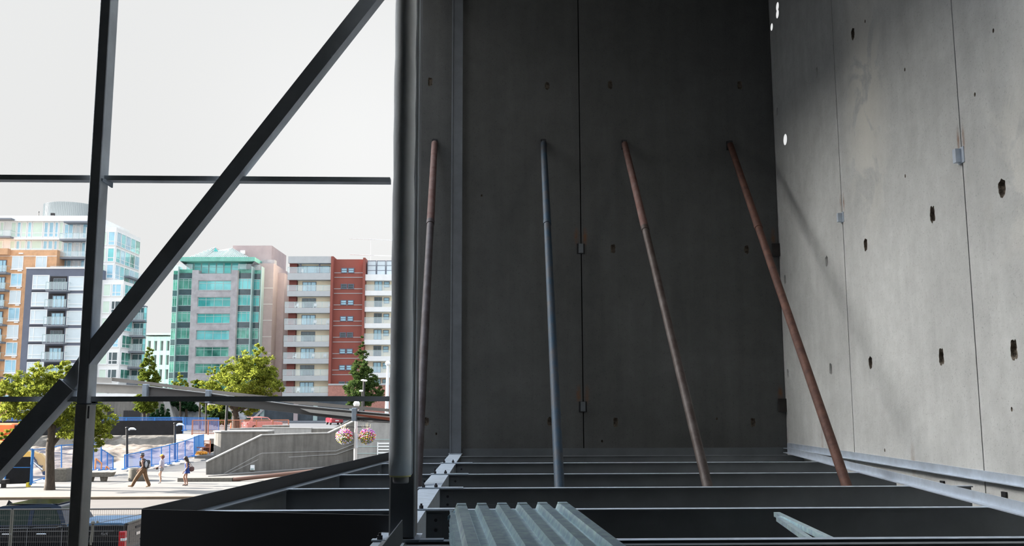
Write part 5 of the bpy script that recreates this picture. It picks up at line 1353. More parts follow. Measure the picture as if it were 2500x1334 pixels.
for i, (x, yt, w, l) in enumerate(((373, 1006, 9, 'leftmost and widest'), (384, 999, 6.5, 'second from the left'), (396, 988, 7, 'tallest'), (410, 1001, 6.5, 'rightmost, beside the pale pier'))):
    D = 136; b = P(x, 1036, D); b.z = 1.38; yb = 1032
    bl = [pb(x, yt+(yb-yt)*f_, w*g, (yb-yt)*.2, D) for f_, g in ((.18, .35), (.4, .7), (.62, .95), (.85, 1.05))]
    tree('cone shaped dark shrub, %s of the four before the podium' % l, 'cone_shrub', b, None, [], bl, 1500, .2, M_hedge, 20+i, cat='shrub', group='cone shrubs')
D = 145
b = P(480, 1000, D); b.z = 2
tree('long dark clipped hedge on top of the shaded stone retaining wall', 'hedge', (b.x, D, P(480, 1004, 146).z), None, [], [pb(450, 995, 14, 9, D, 1), pb(465, 996, 20, 9, D, 1), pb(492, 998, 20, 8, D, 1), pb(516, 1002, 16, 8, D, 1)], 5000, .22, M_hedge, 31, cat='hedge')
D = 130
b = P(530, 1032, D); b.z = 1.38
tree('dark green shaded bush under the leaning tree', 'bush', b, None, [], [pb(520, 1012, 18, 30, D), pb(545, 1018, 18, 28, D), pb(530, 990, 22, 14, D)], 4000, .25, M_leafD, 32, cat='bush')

# ================================================================== vehicles
M_carred = mat('dark_red_car_paint', (.28, .015, .03), .25, .2, spec=.8)
M_carblk = mat('black_car_paint', (.003, .004, .006), .12, .0, spec=.35)
M_carlr = mat('glare_red_car_paint', (.75, .25, .22), .3, spec=.8)  # white sun glare put into the colour as a paler red
M_tyre = mat('tyre', (.015, .015, .015), .9); M_rim = mat('rim', (.5, .5, .52), .3, .8)
M_cglass = mat('car_glass', (.02, .03, .03), .05, spec=1.0); M_lamp = mat('tail_lamp', (.55, .01, .015), .15, spec=.9)
M_chrome = mat('chrome', (.8, .8, .82), .12, 1.0)
def wheel(par, x, y, z, r, w=.22, axis='y', name='wheel'):
    c = MB(); n = 28; pr_ = [(r*.55, -w/2), (r*.93, -w/2), (r, -w/2+.03), (r, w/2-.03), (r*.93, w/2), (r*.55, w/2)]
    v = []
    for a_, b_ in pr_:
        for i in range(n):
            t = 2*math.pi*i/n; v.append((x+a_*math.cos(t), y+b_, z+a_*math.sin(t)))
    k = len(pr_); f = [(j*n+i, j*n+(i+1) % n, ((j+1) % k)*n+(i+1) % n, ((j+1) % k)*n+i) for j in range(k) for i in range(n)]
    o = c.add(v, f, 0, True).build(name, M_tyre, par)
    h = MB()
    h.tube((x, y-w/2+.03, z), (x, y+w/2-.03, z), r*.57, n=24)
    for i in range(5):
        t = 2*math.pi*i/5; h.bar((x, y-w/2+.015, z), (x+r*.55*math.cos(t), y-w/2+.015, z+r*.55*math.sin(t)), .03, .05)
    h.build('rim', M_rim, o); return o
def car(label, base, yaw, paint, suv=True):
    t = thing('car', label, 'car', (0, 0, 0))
    L_, W, Hh = 4.4, 1.8, 1.6
    low = [(-2.2, .35), (-2.2, .75), (-2.1, .95), (-1.2, 1.02), (1.5, 1.05), (2.12, .98), (2.2, .8), (2.2, .35)]
    c = MB(); v = []
    for s, k in ((-1, 1), (-.88, 1.0), (.88, 1), (1, 1)):
        inn = .94 if abs(s) == 1 else 1
        for x, z in low: v.append((x*inn if abs(s) == 1 else x, s*W/2, .35+(z-.35)*(inn)))
    n = len(low); f = [(j*n+i, j*n+(i+1) % n, (j+1)*n+(i+1) % n, (j+1)*n+i) for j in range(3) for i in range(n)]+[tuple(range(n)), tuple(range(3*n, 4*n))]
    c.add(v, f)
    rf_ = [(-1.0, 1.0), (-.35, 1.52), (.2, 1.6), (1.6, 1.56), (2.02, 1.03)]
    v = [(x, -W/2*(.94 if z < 1.2 else .76), z) for x, z in rf_]+[(x, W/2*(.94 if z < 1.2 else .76), z) for x, z in rf_]
    c.add(v, [(0, 1, 2, 3, 4), (5, 6, 7, 8, 9)]+[(i, i+1, 6+i, 5+i) for i in range(4)]+[(4, 0, 5, 9)])
    c.build('body', paint, t)
    g = MB()
    for s in (-1, 1):
        yy = lambda z: s*(W/2*(.94-(z-1.0)/.55*.18)+.012)
        for x0, x1, x2, x3 in ((-.72, -.30, .42, .42), (.50, .50, 1.45, 1.62)):
            g.add([(x0, yy(1.07), 1.07), (x1, yy(1.45), 1.45), (x2, yy(1.47), 1.47), (x3, yy(1.07), 1.07)], [(0, 1, 2, 3)])
    g.add([(1.66, -.62, 1.50), (1.66, .62, 1.50), (1.985, .72, 1.12), (1.985, -.72, 1.12)], [(0, 1, 2, 3)])
    g.add([(-.98, -.75, 1.06), (-.98, .75, 1.06), (-.42, .62, 1.50), (-.42, -.62, 1.50)], [(0, 1, 2, 3)])
    for i, q in enumerate(g.v):
        if i >= 16: g.v[i] = (q[0]+(.03 if i < 20 else -.03), q[1], q[2]+.015)
    g.build('windows', M_cglass, t)
    for s in (-1, 1):
        MB().box(2.14, 2.215, s*.85, s*.62, .72, .92).build('tail_light', M_lamp, t)
        for x in (-1.4, 1.35): wheel(t, x, s*.80, .33, .33)
    MB().box(2.18, 2.212, -.26, .26, .55, .68).build('number_plate', M_white, t)
    t.location = base; t.rotation_euler[2] = yaw; return t
q = P(816, 1035, 138); car('small dark red car parked in the shade, seen from behind above the ramp walls', (q.x, 138, 1.38), -math.pi/2+.35, M_carred)
q = P(640, 1045, 112); car('bright red car glaring in the sun behind the rust red railing', (q.x, 112, 1.38), -math.pi/2-.9, M_carlr)
# traffic cone and low orange barriers by it
q = P(563, 1046, 104); MB().lathe([(.28, 0), (.28, .05), (.14, .06), (.09, .5), (.04, 1.05), (.01, 1.06)], (q.x, 104, 1.38), 16).box(q.x-.3, q.x+.3, 103.7, 104.3, 1.38, 1.43).build('traffic_cone', mat('cone_orange', (.85, .25, .1), .6), loc=(q.x, 104, 1.5), label='orange traffic cone behind the rust red railing', cat='traffic cone')

# black pickup
TX, TY, GZt = -10.35, 26.95, -.125
T = thing('pickup_truck', 'black pickup truck with a covered bed parked behind the wire fence', 'pickup truck', (TX-2.8, TY+1, GZt))
def tz(z): return GZt+z
W = 2.0; y0, y1 = TY, TY+W
fr = lambda x: x-.75 if x < -3.05 else x
side = [(0, .55), (0, 1.02), (-.03, 1.44), (-.25, 1.46), (-1.86, 1.42), (-1.95, 1.40), (-4.1, 1.36), (-4.6, 1.28), (-5.5, 1.18), (-5.72, 1.0), (-5.75, .5), (-5.2, .42), (-5.1, .75), (-4.85, .92), (-4.5, .92), (-4.25, .75), (-4.15, .42), (-1.55, .42), (-1.5, .72), (-1.25, .92), (-.9, .92), (-.65, .75), (-.55, .5)]
c = MB(); v = []
for yy, inn in ((y0+.0, .05), (y0+.07, 0), (y1-.07, 0), (y1, .05)):
    for x, z in side: v.append((TX+x*(1-inn*.01)-inn*.6*(1 if x > -.1 else 0)+inn*.6*(1 if x < -5.6 else 0), yy+(0 if z < 1.0 else (.06 if yy < TY+1 else -.06)*((z-1)/.4)), tz(z-(inn if z > 1.3 else 0))))
n = len(side)
v = [(TX+fr(q[0]-TX), q[1], q[2]) for q in v]
c.add(v, [(j*n+i, j*n+(i+1) % n, (j+1)*n+(i+1) % n, (j+1)*n+i) for j in range(3) for i in range(n)])
bmx = [tuple(range(n)), tuple(range(3*n, 4*n))]
c.add(v, bmx); c.build('body', M_carblk, T)
# greenhouse with pillars
gh = [(-4.0, 1.36), (-3.3, 1.90), (-2.9, 1.97), (-2.2, 1.98), (-1.92, 1.92), (-1.66, 1.42)]
gh = [(-4.75, 1.36), (-4.1, 1.78), (-3.55, 1.93), (-2.2, 1.98), (-1.92, 1.92), (-1.66, 1.42)]
def yin(z): return .07+.20*max(0, (z-1.38)/.55)
c = MB(); v = []
ins = [(-4.60, 1.41), (-4.06, 1.72), (-3.53, 1.85), (-2.22, 1.89), (-2.02, 1.83), (-1.80, 1.45)]
a_ = [(TX+x, y0+yin(z), tz(z)) for x, z in gh]; b_ = [(TX+x, y1-yin(z), tz(z)) for x, z in gh]
c.add(a_+b_, [(i, i+1, 7+i, 6+i) for i in range(5)]); 
# side frames (ring between outline and window opening)
for s in (0, 1):
    o_ = a_ if s == 0 else b_; i_ = [(TX+x, (y0+yin(z)) if s == 0 else (y1-yin(z)), tz(z)) for x, z in ins]
    c.add(o_+i_, [(k, (k+1) % 6, 6+(k+1) % 6, 6+k) for k in range(6)])
for s in (0, 1):
    for xx in (-2.75, -3.75):
        yb_, yt_ = (y0+yin(1.42), y0+yin(1.86)) if s == 0 else (y1-yin(1.42), y1-yin(1.86))
        c.add([(TX+xx, yb_, tz(1.40)), (TX+xx+.12, yb_, tz(1.40)), (TX+xx+.12, yt_, tz(1.87)), (TX+xx, yt_, tz(1.87 if xx > -3 else 1.82))], [(0, 1, 2, 3)])
c.build('cab_roof', mat('sky_tint_roof_paint', (.012, .025, .05), .15, spec=.5), T)  # blue sky reflection put into the colour of the black truck's roof
MB().bbox(TX-3.4, TX-2.05, y0+.33, y1-.33, tz(1.955), tz(1.985), .008).build('roof_panel', M_carblk, T)
M_tint = mat('tinted_window', (.02, .035, .03), .04, alpha=.93, spec=.25)
g = MB()
for s in (0, 1):
    i_ = [(TX+x, (y0+yin(z)+.015) if s == 0 else (y1-yin(z)-.015), tz(z)) for x, z in ins]; g.add(i_, [tuple(range(6))])
g.add([(TX-4.74, y0+.12, tz(1.39)), (TX-4.74, y1-.12, tz(1.39)), (TX-4.14, y1-.24, tz(1.77)), (TX-4.14, y0+.24, tz(1.77))], [(0, 1, 2, 3)])
g.add([(TX-1.69, y0+.12, tz(1.44)), (TX-1.69, y1-.12, tz(1.44)), (TX-1.90, y1-.25, tz(1.89)), (TX-1.90, y0+.25, tz(1.89))], [(0, 1, 2, 3)])
g.build('windows', M_tint, T)
# seats with headrests
c = MB()
for x in (-3.55, -2.55):
    for yy in (y0+.55, y1-.55): c.bbox(TX+x-.08, TX+x+.1, yy-.25, yy+.25, tz(.9), tz(1.5), .03).bbox(TX+x-.03, TX+x+.07, yy-.13, yy+.13, tz(1.52), tz(1.70), .03)
c.build('seats', mat('tan_seat', (.30, .30, .24), .8), T)
MB().lathe([(.19, 0), (.21, .02), (.19, .04)], (TX-4.1, y0+.5, tz(1.22)), 20).build('steering_wheel', M_black, T)
# tonneau cover with a soft rear edge
c = MB(); cov = [(-.06, 1.455), (-.15, 1.475), (-1.0, 1.475), (-1.58, 1.465), (-1.64, 1.44)]
c.prism([(TX+x, y0+.10, tz(z)) for x, z in cov]+[(TX-1.64, y0+.10, tz(1.40)), (TX-.06, y0+.10, tz(1.40))], (0, W-.2, 0))
c.build('bed_cover', mat('vinyl_cover', (.04, .15, .30), .35, spec=1.0), T)
MB().box(TX-.03, TX+.012, y0+.16, y1-.16, tz(.78), tz(1.40)).box(TX+.008, TX+.02, y0+.35, y1-.35, tz(.88), tz(1.22)).build('tailgate', mat('tailgate_paint', (.03, .027, .027), .2, spec=.5), T)
MB().bbox(TX-.06, TX+.05, y0+.12, y1-.12, tz(1.40), tz(1.46), .015).build('tailgate_top', M_carblk, T)
o = MB().box(TX+.01, TX+.035, TY+.95-.14, TY+.95+.14, tz(1.05), tz(1.13)).build('emblem', M_chrome, T)
MB().box(TX+.012, TX+.03, TY+.8, TY+1.2, tz(1.24), tz(1.30)).build('tailgate_handle', M_black, T)
for yy in (y0-.005, y1-.16):
    MB().bbox(TX-.16, TX+.018, yy, yy+.165, tz(.80), tz(1.26), .02).build('tail_light', M_lamp, T)
    MB().box(TX-.10, TX+.022, yy-.004, yy+.168, tz(1.0), tz(1.07)).build('reverse_light', M_white, T)
MB().bbox(TX-.02, TX+.22, y0+.02, y1-.02, tz(.5), tz(.72), .03).build('rear_bumper', M_chrome, T)
for x in (-1.08, -5.43):
    for yy in (y0+.16, y1-.16): wheel(T, TX+x, yy, tz(.39), .39, .26)
MB().bbox(TX-4.65, TX-4.45, y0-.24, y0+.03, tz(1.36), tz(1.58), .03).build('side_mirror', M_carblk, T)
for x in (-2.15, -3.1): MB().bbox(TX+x-.28, TX+x, y0-.02, y0+.02, tz(1.17), tz(1.21), .008).build('door_handle', M_chrome, T)
c = MB()
for x in (-1.73, -2.69, -3.69): c.box(TX+x-.006, TX+x+.006, y0-.003, y0+.02, tz(.6), tz(1.34))
c.box(TX-4.1, TX-.3, y0-.004, y0+.02, tz(1.26), tz(1.27)).box(TX-5.6, TX-.2, y0-.004, y0+.02, tz(.84), tz(.85))
c.build('door_seams', M_rim, T)
def text(body, size, m, par, name, mw, ext=.004, name_label=None):
    cu = bpy.data.curves.new(name, 'FONT'); cu.body = body; cu.size = size; cu.extrude = ext; cu.align_x = 'CENTER'
    o = bpy.data.objects.new('tmp', cu); C.objects.link(o); bpy.context.view_layer.update()
    me = bpy.data.meshes.new_from_object(o.evaluated_get(bpy.context.evaluated_depsgraph_get())); bpy.data.objects.remove(o, do_unlink=True)
    me.transform(mw); me.materials.clear(); me.materials.append(m)
    o = bpy.data.objects.new(name, me); C.objects.link(o); o.parent = par; return o
q = P(254, 1308, y0-.01)
mw = Matrix.Translation(Vector((q.x, y0+.0, q.z))-ORG[T.name]) @ Matrix.Rotation(math.radians(90), 4, 'X') @ Matrix.Shear('XY', 4, (.25, 0))
text('4x4', .13, M_chrome, T, 'badge', mw, .012)
fa = P(24, 1227, TY+1.2)
MB().prism([(fa.x-.12, fa.y, tz(1.80)), (fa.x+.14, fa.y, tz(1.86)), (fa.x-.04, fa.y, tz(2.0))], (0, .03, 0)).build('roof_antenna', M_black, T)

# excavators
M_yel = mat('machine_yellow', (.78, .48, .12), .5, var=.05); M_org = mat('machine_orange', (.85, .20, .06), .5, var=.05)
def arm_poly(pts, D, th): return MB().prism([P(x, y, D) for x, y in pts], (0, th, 0))
D = 61.2
t = thing('excavator', 'yellow excavator with its boom bent down behind the blue fence and tree trunk', 'excavator', (P(55, 1140, D).x, D, 0))
arm_poly([(-30, 1122), (10, 1112), (52, 1108), (68, 1103), (84, 1104), (95, 1111), (101, 1120), (90, 1128), (78, 1120), (64, 1120), (30, 1128), (-30, 1140)], D, .35).build('boom', M_yel, t)
arm_poly([(84, 1108), (99, 1108), (120, 1132), (117, 1142), (108, 1156), (103, 1155), (88, 1130)], D-.05, .3).build('stick', M_yel, t)
c = MB().tube(P(80, 1128, D-.1), P(104, 1148, D-.1), .07, n=8); c.build('hydraulic_cylinder', M_chrome, t)
c = MB(); c.path([P(*p, D-.12) for p in ((76, 1112), (84, 1118), (86, 1130), (90, 1140), (98, 1142), (104, 1138))], .03, 6).path([P(*p, D-.12) for p in ((78, 1114), (88, 1124), (92, 1136), (100, 1138))], .025, 6); c.build('hoses', M_black, t)
arm_poly([(103, 1152), (118, 1150), (124, 1158), (116, 1163), (104, 1160)], D-.2, .7).build('bucket', M_bolt, t)
q = P(28, 1140, D+.5); MB().bbox(q.x-4.6, q.x-1.2, D-.3, D+2.0, 1.0, 2.2, .08).build('house', M_yel, t)
MB().bbox(q.x-3, q.x-1.4, D-.2, D+.8, 2.2, 3.3, .06).build('cab', M_cglass, t)
for yy in (D-.4, D+1.6): MB().bbox(q.x-4.9, q.x-.9, yy, yy+.5, .15, .95, .12).build('track', M_tyre, t)
D = 74
t = thing('excavator', 'orange excavator half hidden by tree leaves at the left edge', 'excavator', (P(8, 1085, D).x, D, .1))
q = P(12, 1090, D)
zz = lambda y: P(10, y, D).z
MB().bbox(P(-50, 1060, D).x, P(31, 1060, D).x, D, D+2.2, zz(1068), zz(1035), .1).build('house', M_org, t)
MB().bbox(P(-50, 1060, D).x, P(14, 1060, D).x, D-.1, D+2.3, zz(1088), zz(1076), .08).build('undercarriage', M_org, t)
MB().bbox(P(31, 1050, D).x, P(41, 1050, D).x, D+.2, D+2, zz(1068), zz(1038), .06).build('counterweight', M_black, t)
arm_poly([(-20, 1062), (22, 1040), (26, 1048), (-10, 1075)], D-.3, .3).build('boom', M_org, t)
MB().box(P(10, 1050, D).x, P(22, 1050, D).x, D-.02, D, zz(1058), zz(1046)).build('side_window', M_white, t)
for yy in (D-.2, D+1.9): MB().bbox(P(-60, 1060, D).x, P(22, 1060, D).x, yy, yy+.5, -.1, zz(1086), .1).build('track', M_tyre, t)

# ================================================================== people
M_skin = mat('skin_light', (.42, .25, .18), .6); M_skin2 = mat('skin_tan', (.27, .145, .10), .6)
M_hairb = mat('dark_brown_hair', (.022, .012, .009), .6); M_hairr = mat('auburn_hair', (.14, .045, .03), .6)
def skinned(name, verts, edges, rad, m, par, org, sub=2, roots=(0,)):
    me = bpy.data.meshes.new(name); me.from_pydata([tuple(v) for v in verts], edges, [])
    o = bpy.data.objects.new(name, me); C.objects.link(o); o.parent = par
    md = o.modifiers.new('skin', 'SKIN'); md.use_smooth_shade = True
    for i, r in enumerate(rad):
        sv = me.skin_vertices[0].data[i]; r = r if isinstance(r, tuple) else (r, r); sv.radius = r; sv.use_root = i in roots
    ss = o.modifiers.new('sub', 'SUBSURF'); ss.levels = sub; ss.render_levels = sub
    me.materials.append(m); return o
class Sk:
    def __init__(s): s.v = []; s.e = []; s.r = []; s.n = {}; s.roots = []
    def p(s, name, pos, r, parent=None):
        s.n[name] = len(s.v); s.v.append(Vector(pos)); s.r.append(r)
        if parent is not None: s.e.append((s.n[parent], s.n[name]))
        else: s.roots.append(s.n[name])
        return s
# local coordinates: x forward, y to the person's left, z up; yaw turns x forward to the walking direction
def hand(sk, side, wrist, d, palm_n):
    d = Vector(d).normalized(); nrm = Vector(palm_n).normalized(); sp = d.cross(nrm).normalized()
    w = sk.v[sk.n[wrist]]
    c0 = w+d*.045; sk.p('palm'+side, c0, (.030, .018), wrist); sk.p('palm2'+side, w+d*.085, (.034, .016), 'palm'+side)
    L_ = (.072, .082, .078, .060)
    for i in range(4):
        o_ = (i-1.5)*.020; b_ = w+d*.085+sp*o_; k = 'f%s%d' % (side, i)
        sk.p(k+'a', b_+d*.012, .0095); cur = nrm*(.012+.004*i)
        sk.p(k+'b', b_+d*(.012+L_[i]*.5)+cur*.4, .0088, k+'a'); sk.p(k+'c', b_+d*(.010+L_[i]*.95)+cur*1.6, .0072, k+'b')
    t0 = w+d*.035+sp*-.028; sk.p('th%sa' % side, t0, .0115); sk.p('th%sb' % side, t0+d*.028-sp*.022+nrm*.008, .0105, 'th%sa' % side); sk.p('th%sc' % side, t0+d*.056-sp*.028+nrm*.018, .0085, 'th%sb' % side)
def person(label, base, yaw, J, skinm, H=1.75, bulk=1.0, face=True, female=False):
    t = thing('person', label, 'person', (0, 0, 0)); ORG[t.name] = Vector((0, 0, 0))
    sk = Sk(); b = bulk
    sk.p('pelvis', J['pelvis'], (.135*b, .10*b)); sk.p('waist', J['waist'], (.115*b, .09*b), 'pelvis'); sk.p('chest', J['chest'], (.15*b, .105*b), 'waist'); sk.p('neckb', J['neckb'], (.075*b, .07*b), 'chest')
    sk.p('neck', J['neck'], .050, 'neckb'); sk.p('jaw', J['jaw'], (.062, .070), 'neck'); sk.p('face', J['head'], (.074, .088), 'jaw'); sk.p('crown', J['crown'], (.062, .075), 'face')
    for s in 'LR':
        sk.p('hip'+s, J['hip'+s], .088*b, 'pelvis'); sk.p('thigh'+s, (Vector(J['hip'+s])*.5+Vector(J['knee'+s])*.5), .074*b, 'hip'+s); sk.p('knee'+s, J['knee'+s], .052*b, 'thigh'+s)
        kn, an = Vector(J['knee'+s]), Vector(J['ankle'+s])
        sk.p('calf'+s, kn*.68+an*.32, .054*b, 'knee'+s); sk.p('ankle'+s, an, .034, 'calf'+s)
        toe = Vector(J['toe'+s]); sk.p('ball'+s, an*.35+toe*.65+Vector((0, 0, -.008)), (.040, .026), 'ankle'+s); sk.p('toe'+s, toe, (.034, .018), 'ball'+s)
        sk.p('sho'+s, J['sho'+s], .055*b, 'chest'); sk.p('elb'+s, J['elb'+s], .038*b, 'sho'+s); el_, wr = Vector(J['elb'+s]), Vector(J['wr'+s])
        sk.p('fore'+s, el_*.7+wr*.3, .037*b, 'elb'+s); sk.p('wr'+s, wr, .024, 'fore'+s)
        hand(sk, s, 'wr'+s, wr-el_+Vector(J.get('hb'+s, (0, 0, 0))), (.3, -1 if s == 'L' else 1, 0))
    skinned('body', sk.v, sk.e, sk.r, skinm, t, None, 2, sk.roots)
    h = Vector(J['head']); fd = Vector((1, 0, -.08)).normalized()
    c = MB(); c.prism([h+Vector((.083, 0, .025)), h+Vector((.118, 0, -.018)), h+Vector((.084, 0, -.026))], (0, .001, 0)).sph(h+Vector((.095, 0, -.008)), (.022, .013, .020), 10, 8)
    c.build('nose', skinm, t)
    for s in (-1, 1):
        MB().sph(h+Vector((.076, s*.031, .018)), (.010, .013, .009), 8, 6).build('eye', M_white, t); MB().sph(h+Vector((.083, s*.031, .018)), (.005, .006, .006), 8, 6).build('pupil', M_black, t)
        MB().sph(h+Vector((-.005, s*.078, 0)), (.018, .010, .030), 8, 6).build('ear', skinm, t)
    MB().sph(h+Vector((.083, 0, -.048)), (.010, .024, .007), 10, 6).build('mouth', mat('lips', (.42, .14, .12), .6) if 'lips' not in bpy.data.materials else bpy.data.materials['lips'], t)
    t.location = base; t.rotation_euler[2] = yaw; ORG[t.name] = Vector((0, 0, 0)); return t, sk
def cloth(t, name, chain, m, edges=None, roots=(0,), sub=2):
    v = [c_[0] for c_ in chain]; r = [c_[1] for c_ in chain]; return skinned(name, v, edges or [(i, i+1) for i in range(len(v)-1)], r, m, t, None, sub, roots)
def V(*a): return Vector(a)
# ---- walking man
J = dict(pelvis=V(0, 0, .93), waist=V(.01, 0, 1.10), chest=V(.04, 0, 1.30), neckb=V(.05, 0, 1.44), neck=V(.065, 0, 1.50), jaw=V(.10, 0, 1.55), head=V(.095, 0, 1.62), crown=V(.085, 0, 1.69),
         hipL=V(.02, .10, .90), kneeL=V(.27, .11, .54), ankleL=V(.50, .11, .12), toeL=V(.70, .12, .10),
         hipR=V(-.01, -.10, .90), kneeR=V(-.12, -.10, .50), ankleR=V(-.32, -.10, .13), toeR=V(-.15, -.11, .03),
         shoL=V(.04, .20, 1.38), elbL=V(-.03, .25, 1.10), wrL=V(.14, .24, .92), shoR=V(.04, -.20, 1.38), elbR=V(.04, -.25, 1.10), wrR=V(.22, -.18, .97))
base = G(348, 1191); base.z = .0
man, sk = person('person in a dark brimmed hat, brown work trousers and backpack striding left on the sidewalk', base, math.pi+.10, J, M_skin2, bulk=1.08)
M_khaki = mat('brown_work_cloth', (.13, .07, .032), .85, var=.2, vscale=5)
M_dk = mat('black_cloth', (.02, .022, .028), .85)
ch = [(V(0, 0, .98), (.165, .13)), (V(.02, .10, .88), .125), (V(.16, .11, .70), .118), (V(.28, .11, .53), .105), (V(.40, .11, .32), .092), (V(.485, .11, .14), .088), (V(.51, .11, .08), .085),
      (V(-.01, -.10, .88), .125), (V(-.07, -.10, .68), .118), (V(-.13, -.10, .50), .105), (V(-.22, -.10, .30), .095), (V(-.30, -.10, .14), .09), (V(-.32, -.10, .07), .088), (V(0, 0, 1.08), (.15, .12))]
man.scale = (1.06, 1.06, 1.06)
cloth(man, 'trousers', ch, M_khaki, [(0, 1), (1, 2), (2, 3), (3, 4), (4, 5), (5, 6), (0, 7), (7, 8), (8, 9), (9, 10), (10, 11), (11, 12), (0, 13)])
cloth(man, 'tank_top', [(V(0, 0, 1.00), (.175, .145)), (V(.01, 0, 1.12), (.175, .15)), (V(.04, 0, 1.28), (.205, .165)), (V(.045, 0, 1.38), (.16, .135))], M_dk)
for s, (an, to) in (('L', (J['ankleL'], J['toeL'])), ('R', (J['ankleR'], J['toeR']))):
    d_ = (to-an).normalized(); cloth(man, 'boot', [(an+V(-.05, 0, -.055), (.045, .045)), (an*.5+to*.5+V(0, 0, -.02), (.05, .038)), (to+V(.03, 0, .0), (.045, .028))], mat('tan_boot', (.30, .20, .12), .8) if s == 'L' else bpy.data.materials['tan_boot'])
hh = J['head']
hat = MB().lathe([(.15, .045), (.155, .05), (.10, .06), (.098, .075), (.097, .13), (.085, .155), (.03, .15), (.001, .148)], hh+V(0, 0, 0), 28)
hat.build('hat', M_dk, man); MB().lathe([(.100, .062), (.101, .085)], hh, 28).build('hat_band', M_fascia, man)
MB().sph(hh+V(-.02, 0, .02), (.088, .086, .085), 16, 10).build('hair', M_hairr, man)
MB().sph(hh+V(.075, 0, -.065), (.035, .045, .04), 12, 8).build('beard', M_hairr, man)
bp_ = MB(); bp_.sph(V(-.20, 0, 1.20), (.13, .17, .24), 18, 12, 0, lambda q: 1/(abs(q.x)**4+abs(q.y)**4+abs(q.z)**4)**.25*.92)
pk = bp_.build('backpack', mat('charcoal_nylon', (.03, .032, .038), .8), man)
MB().sph(V(-.29, 0, 1.12), (.07, .13, .12), 14, 8, 0, lambda q: 1/(abs(q.x)**4+abs(q.y)**4+abs(q.z)**4)**.25*.92).build('front_pocket', M_stone, pk)
MB().sph(V(-.17, .13, 1.20), (.09, .045, .17), 12, 8).build('grey_side_panel', mat('grey_nylon', (.40, .42, .46), .7), pk)
for s in (-1, 1): MB().path([V(-.10, s*.11, 1.40), V(.03, s*.12, 1.47), V(.17, s*.12, 1.36), V(.16, s*.14, 1.15), V(-.05, s*.17, 1.02)], .022, 8).build('strap', bpy.data.materials['charcoal_nylon'], pk)
# ---- woman in a yellow cap
J = dict(pelvis=V(0, 0, .90), waist=V(0, 0, 1.06), chest=V(.0, 0, 1.25), neckb=V(0, 0, 1.38), neck=V(.01, 0, 1.44), jaw=V(.035, 0, 1.49), head=V(.03, 0, 1.555), crown=V(.02, 0, 1.625),
         hipL=V(0, .09, .87), kneeL=V(.03, .085, .48), ankleL=V(.0, .08, .09), toeL=V(.15, .09, .03), hipR=V(.0, -.09, .87), kneeR=V(.17, -.09, .52), ankleR=V(.02, -.09, .26), toeR=V(.10, -.09, .13),
         shoL=V(0, .17, 1.32), elbL=V(.00, .21, 1.06), wrL=V(.20, .17, .95), shoR=V(0, -.17, 1.32), elbR=V(.03, -.20, 1.06), wrR=V(.22, -.14, .95))
base = G(393, 1181); base.z = 0
w1_, sk = person('person in a yellow cap, pale top and grey shorts between the other two walkers', base, math.pi+.05, J, M_skin, bulk=.9)
M_lav = mat('pale_lavender_cloth', (.42, .39, .46), .9, var=.08, vscale=8)
cloth(w1_, 'top', [(V(0, 0, 1.20), (.165, .13)), (V(0, 0, 1.05), (.155, .13)), (V(0, 0, .84), (.165, .14)), (V(0, 0, 1.34), (.10, .08)), (V(0, .165, 1.31), .062), (V(0, .21, 1.06), .052), (V(.15, .18, .975), .042), (V(0, -.165, 1.31), .062), (V(.03, -.20, 1.06), .052), (V(.17, -.155, .975), .042)], M_lav, [(0, 1), (1, 2), (0, 3), (0, 4), (4, 5), (5, 6), (0, 7), (7, 8), (8, 9)])
cloth(w1_, 'shorts', [(V(0, 0, .93), (.12, .10)), (V(0, .09, .82), .108), (V(.012, .088, .68), .10), (V(0, -.09, .82), .108), (V(.05, -.09, .68), .10)], mat('grey_shorts', (.25, .24, .25), .9), [(0, 1), (1, 2), (0, 3), (3, 4)])
hh = J['head']
cap = MB(); v_ = []
cap.sph(hh+V(0, 0, .035), (.100, .088, .085), 20, 10, 0, lambda q: 1 if q.z > -.1 else .9)
cap.prism([hh+V(.08, -.06, .035), hh+V(.16, -.045, .02), hh+V(.175, 0, .018), hh+V(.16, .045, .02), hh+V(.08, .06, .035)], (0, 0, .010))
cap.build('cap', mat('yellow_cap', (.85, .62, .05), .7), w1_)
MB().sph(hh+V(-.075, 0, -.03), (.095, .105, .115), 16, 10).build('hair', M_hairr, w1_)
bg_ = MB().bbox(.21, .33, -.06, .06, .80, .92, .02).build('camera_bag', M_dk, w1_)
MB().path([V(.24, -.1, .93), V(.24, 0, .93), V(.22, .12, .94)], .01, 6).build('strap', M_dk, bg_)
for s in 'LR':
    an, to = J['ankle'+s], J['toe'+s]; cloth(w1_, 'shoe', [(an+V(-.035, 0, -.045), .034), (an*.5+to*.5+V(0, 0, -.012), (.042, .026)), (to+V(.02, 0, .0), (.036, .02))], M_fascia)
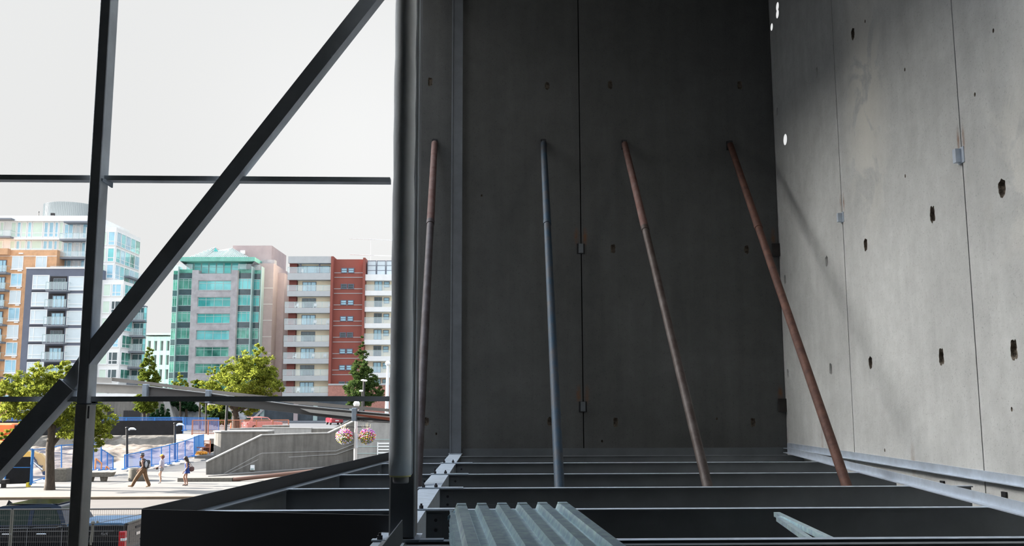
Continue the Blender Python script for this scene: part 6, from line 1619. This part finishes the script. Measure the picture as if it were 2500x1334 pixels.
# ---- woman in a blue dress
J = dict(pelvis=V(0, 0, .90), waist=V(.01, 0, 1.05), chest=V(.03, 0, 1.23), neckb=V(.05, 0, 1.36), neck=V(.075, 0, 1.42), jaw=V(.12, 0, 1.455), head=V(.125, 0, 1.52), crown=V(.11, 0, 1.59),
         hipL=V(0, .09, .87), kneeL=V(.02, .085, .49), ankleL=V(-.06, .08, .10), toeL=V(.10, .09, .03), hipR=V(0, -.09, .87), kneeR=V(.17, -.09, .51), ankleR=V(.06, -.09, .10), toeR=V(.22, -.09, .03),
         shoL=V(.03, .16, 1.31), elbL=V(-.02, .22, 1.05), wrL=V(.12, .22, .83), shoR=V(.03, -.16, 1.31), elbR=V(-.14, -.20, 1.12), wrR=V(.02, -.20, .95))
base = G(455, 1187); base.z = 0
w2_, sk = person('person in a short blue dress with long dark hair and a shoulder bag, rightmost walker', base, math.pi+.25, J, M_skin2, bulk=.92)
M_blue = mat('royal_blue_cloth', (.008, .032, .17), .8, var=.25, vscale=10)
dr_ = MB(); pr_ = [(.205, .70), (.20, .72), (.175, .82), (.158, .92), (.128, 1.05), (.138, 1.16), (.150, 1.24), (.125, 1.29)]
v_ = []; n = 32
for r_, z_ in pr_:
    for i in range(n):
        th = 2*math.pi*i/n; rr_ = r_*(1+(.06*math.sin(th*7)*(1.05-z_)/.35 if z_ < 1.05 else 0)); v_.append(V(.01+(z_-1)*.06+rr_*.82*math.cos(th), rr_*math.sin(th), z_))
dr_.add(v_, [(j*n+i, j*n+(i+1) % n, (j+1)*n+(i+1) % n, (j+1)*n+i) for j in range(len(pr_)-1) for i in range(n)], 0, True)
dr_.build('dress', M_blue, w2_)
hh = J['head']
MB().sph(hh+V(-.03, 0, .025), (.118, .110, .115), 16, 10).build('hair', M_hairb, w2_)
cloth(w2_, 'long_hair', [(hh+V(-.06, 0, .03), (.11, .11)), (hh+V(-.10, 0, -.10), (.13, .11)), (hh+V(-.14, 0, -.25), (.13, .10)), (hh+V(-.17, 0, -.42), (.08, .07))], M_hairb)
bg_ = MB().sph(V(-.22, -.19, .92), (.17, .07, .15), 16, 10, 0, lambda q: 1/(abs(q.x)**4+abs(q.y)**4+abs(q.z)**4)**.25*.9).build('shoulder_bag', mat('brown_bag', (.10, .05, .045), .7), w2_)
MB().path([V(-.30, -.18, 1.02), V(-.05, -.16, 1.38), V(.05, -.17, 1.30), V(-.10, -.19, 1.02)], .012, 6).build('bag_strap', bpy.data.materials['brown_bag'], bg_)
for s in 'LR':
    an, to = J['ankle'+s], J['toe'+s]; cloth(w2_, 'shoe', [(an+V(-.035, 0, -.045), .034), (an*.5+to*.5+V(0, 0, -.012), (.042, .026)), (to+V(.02, 0, .0), (.036, .02))], M_dk)
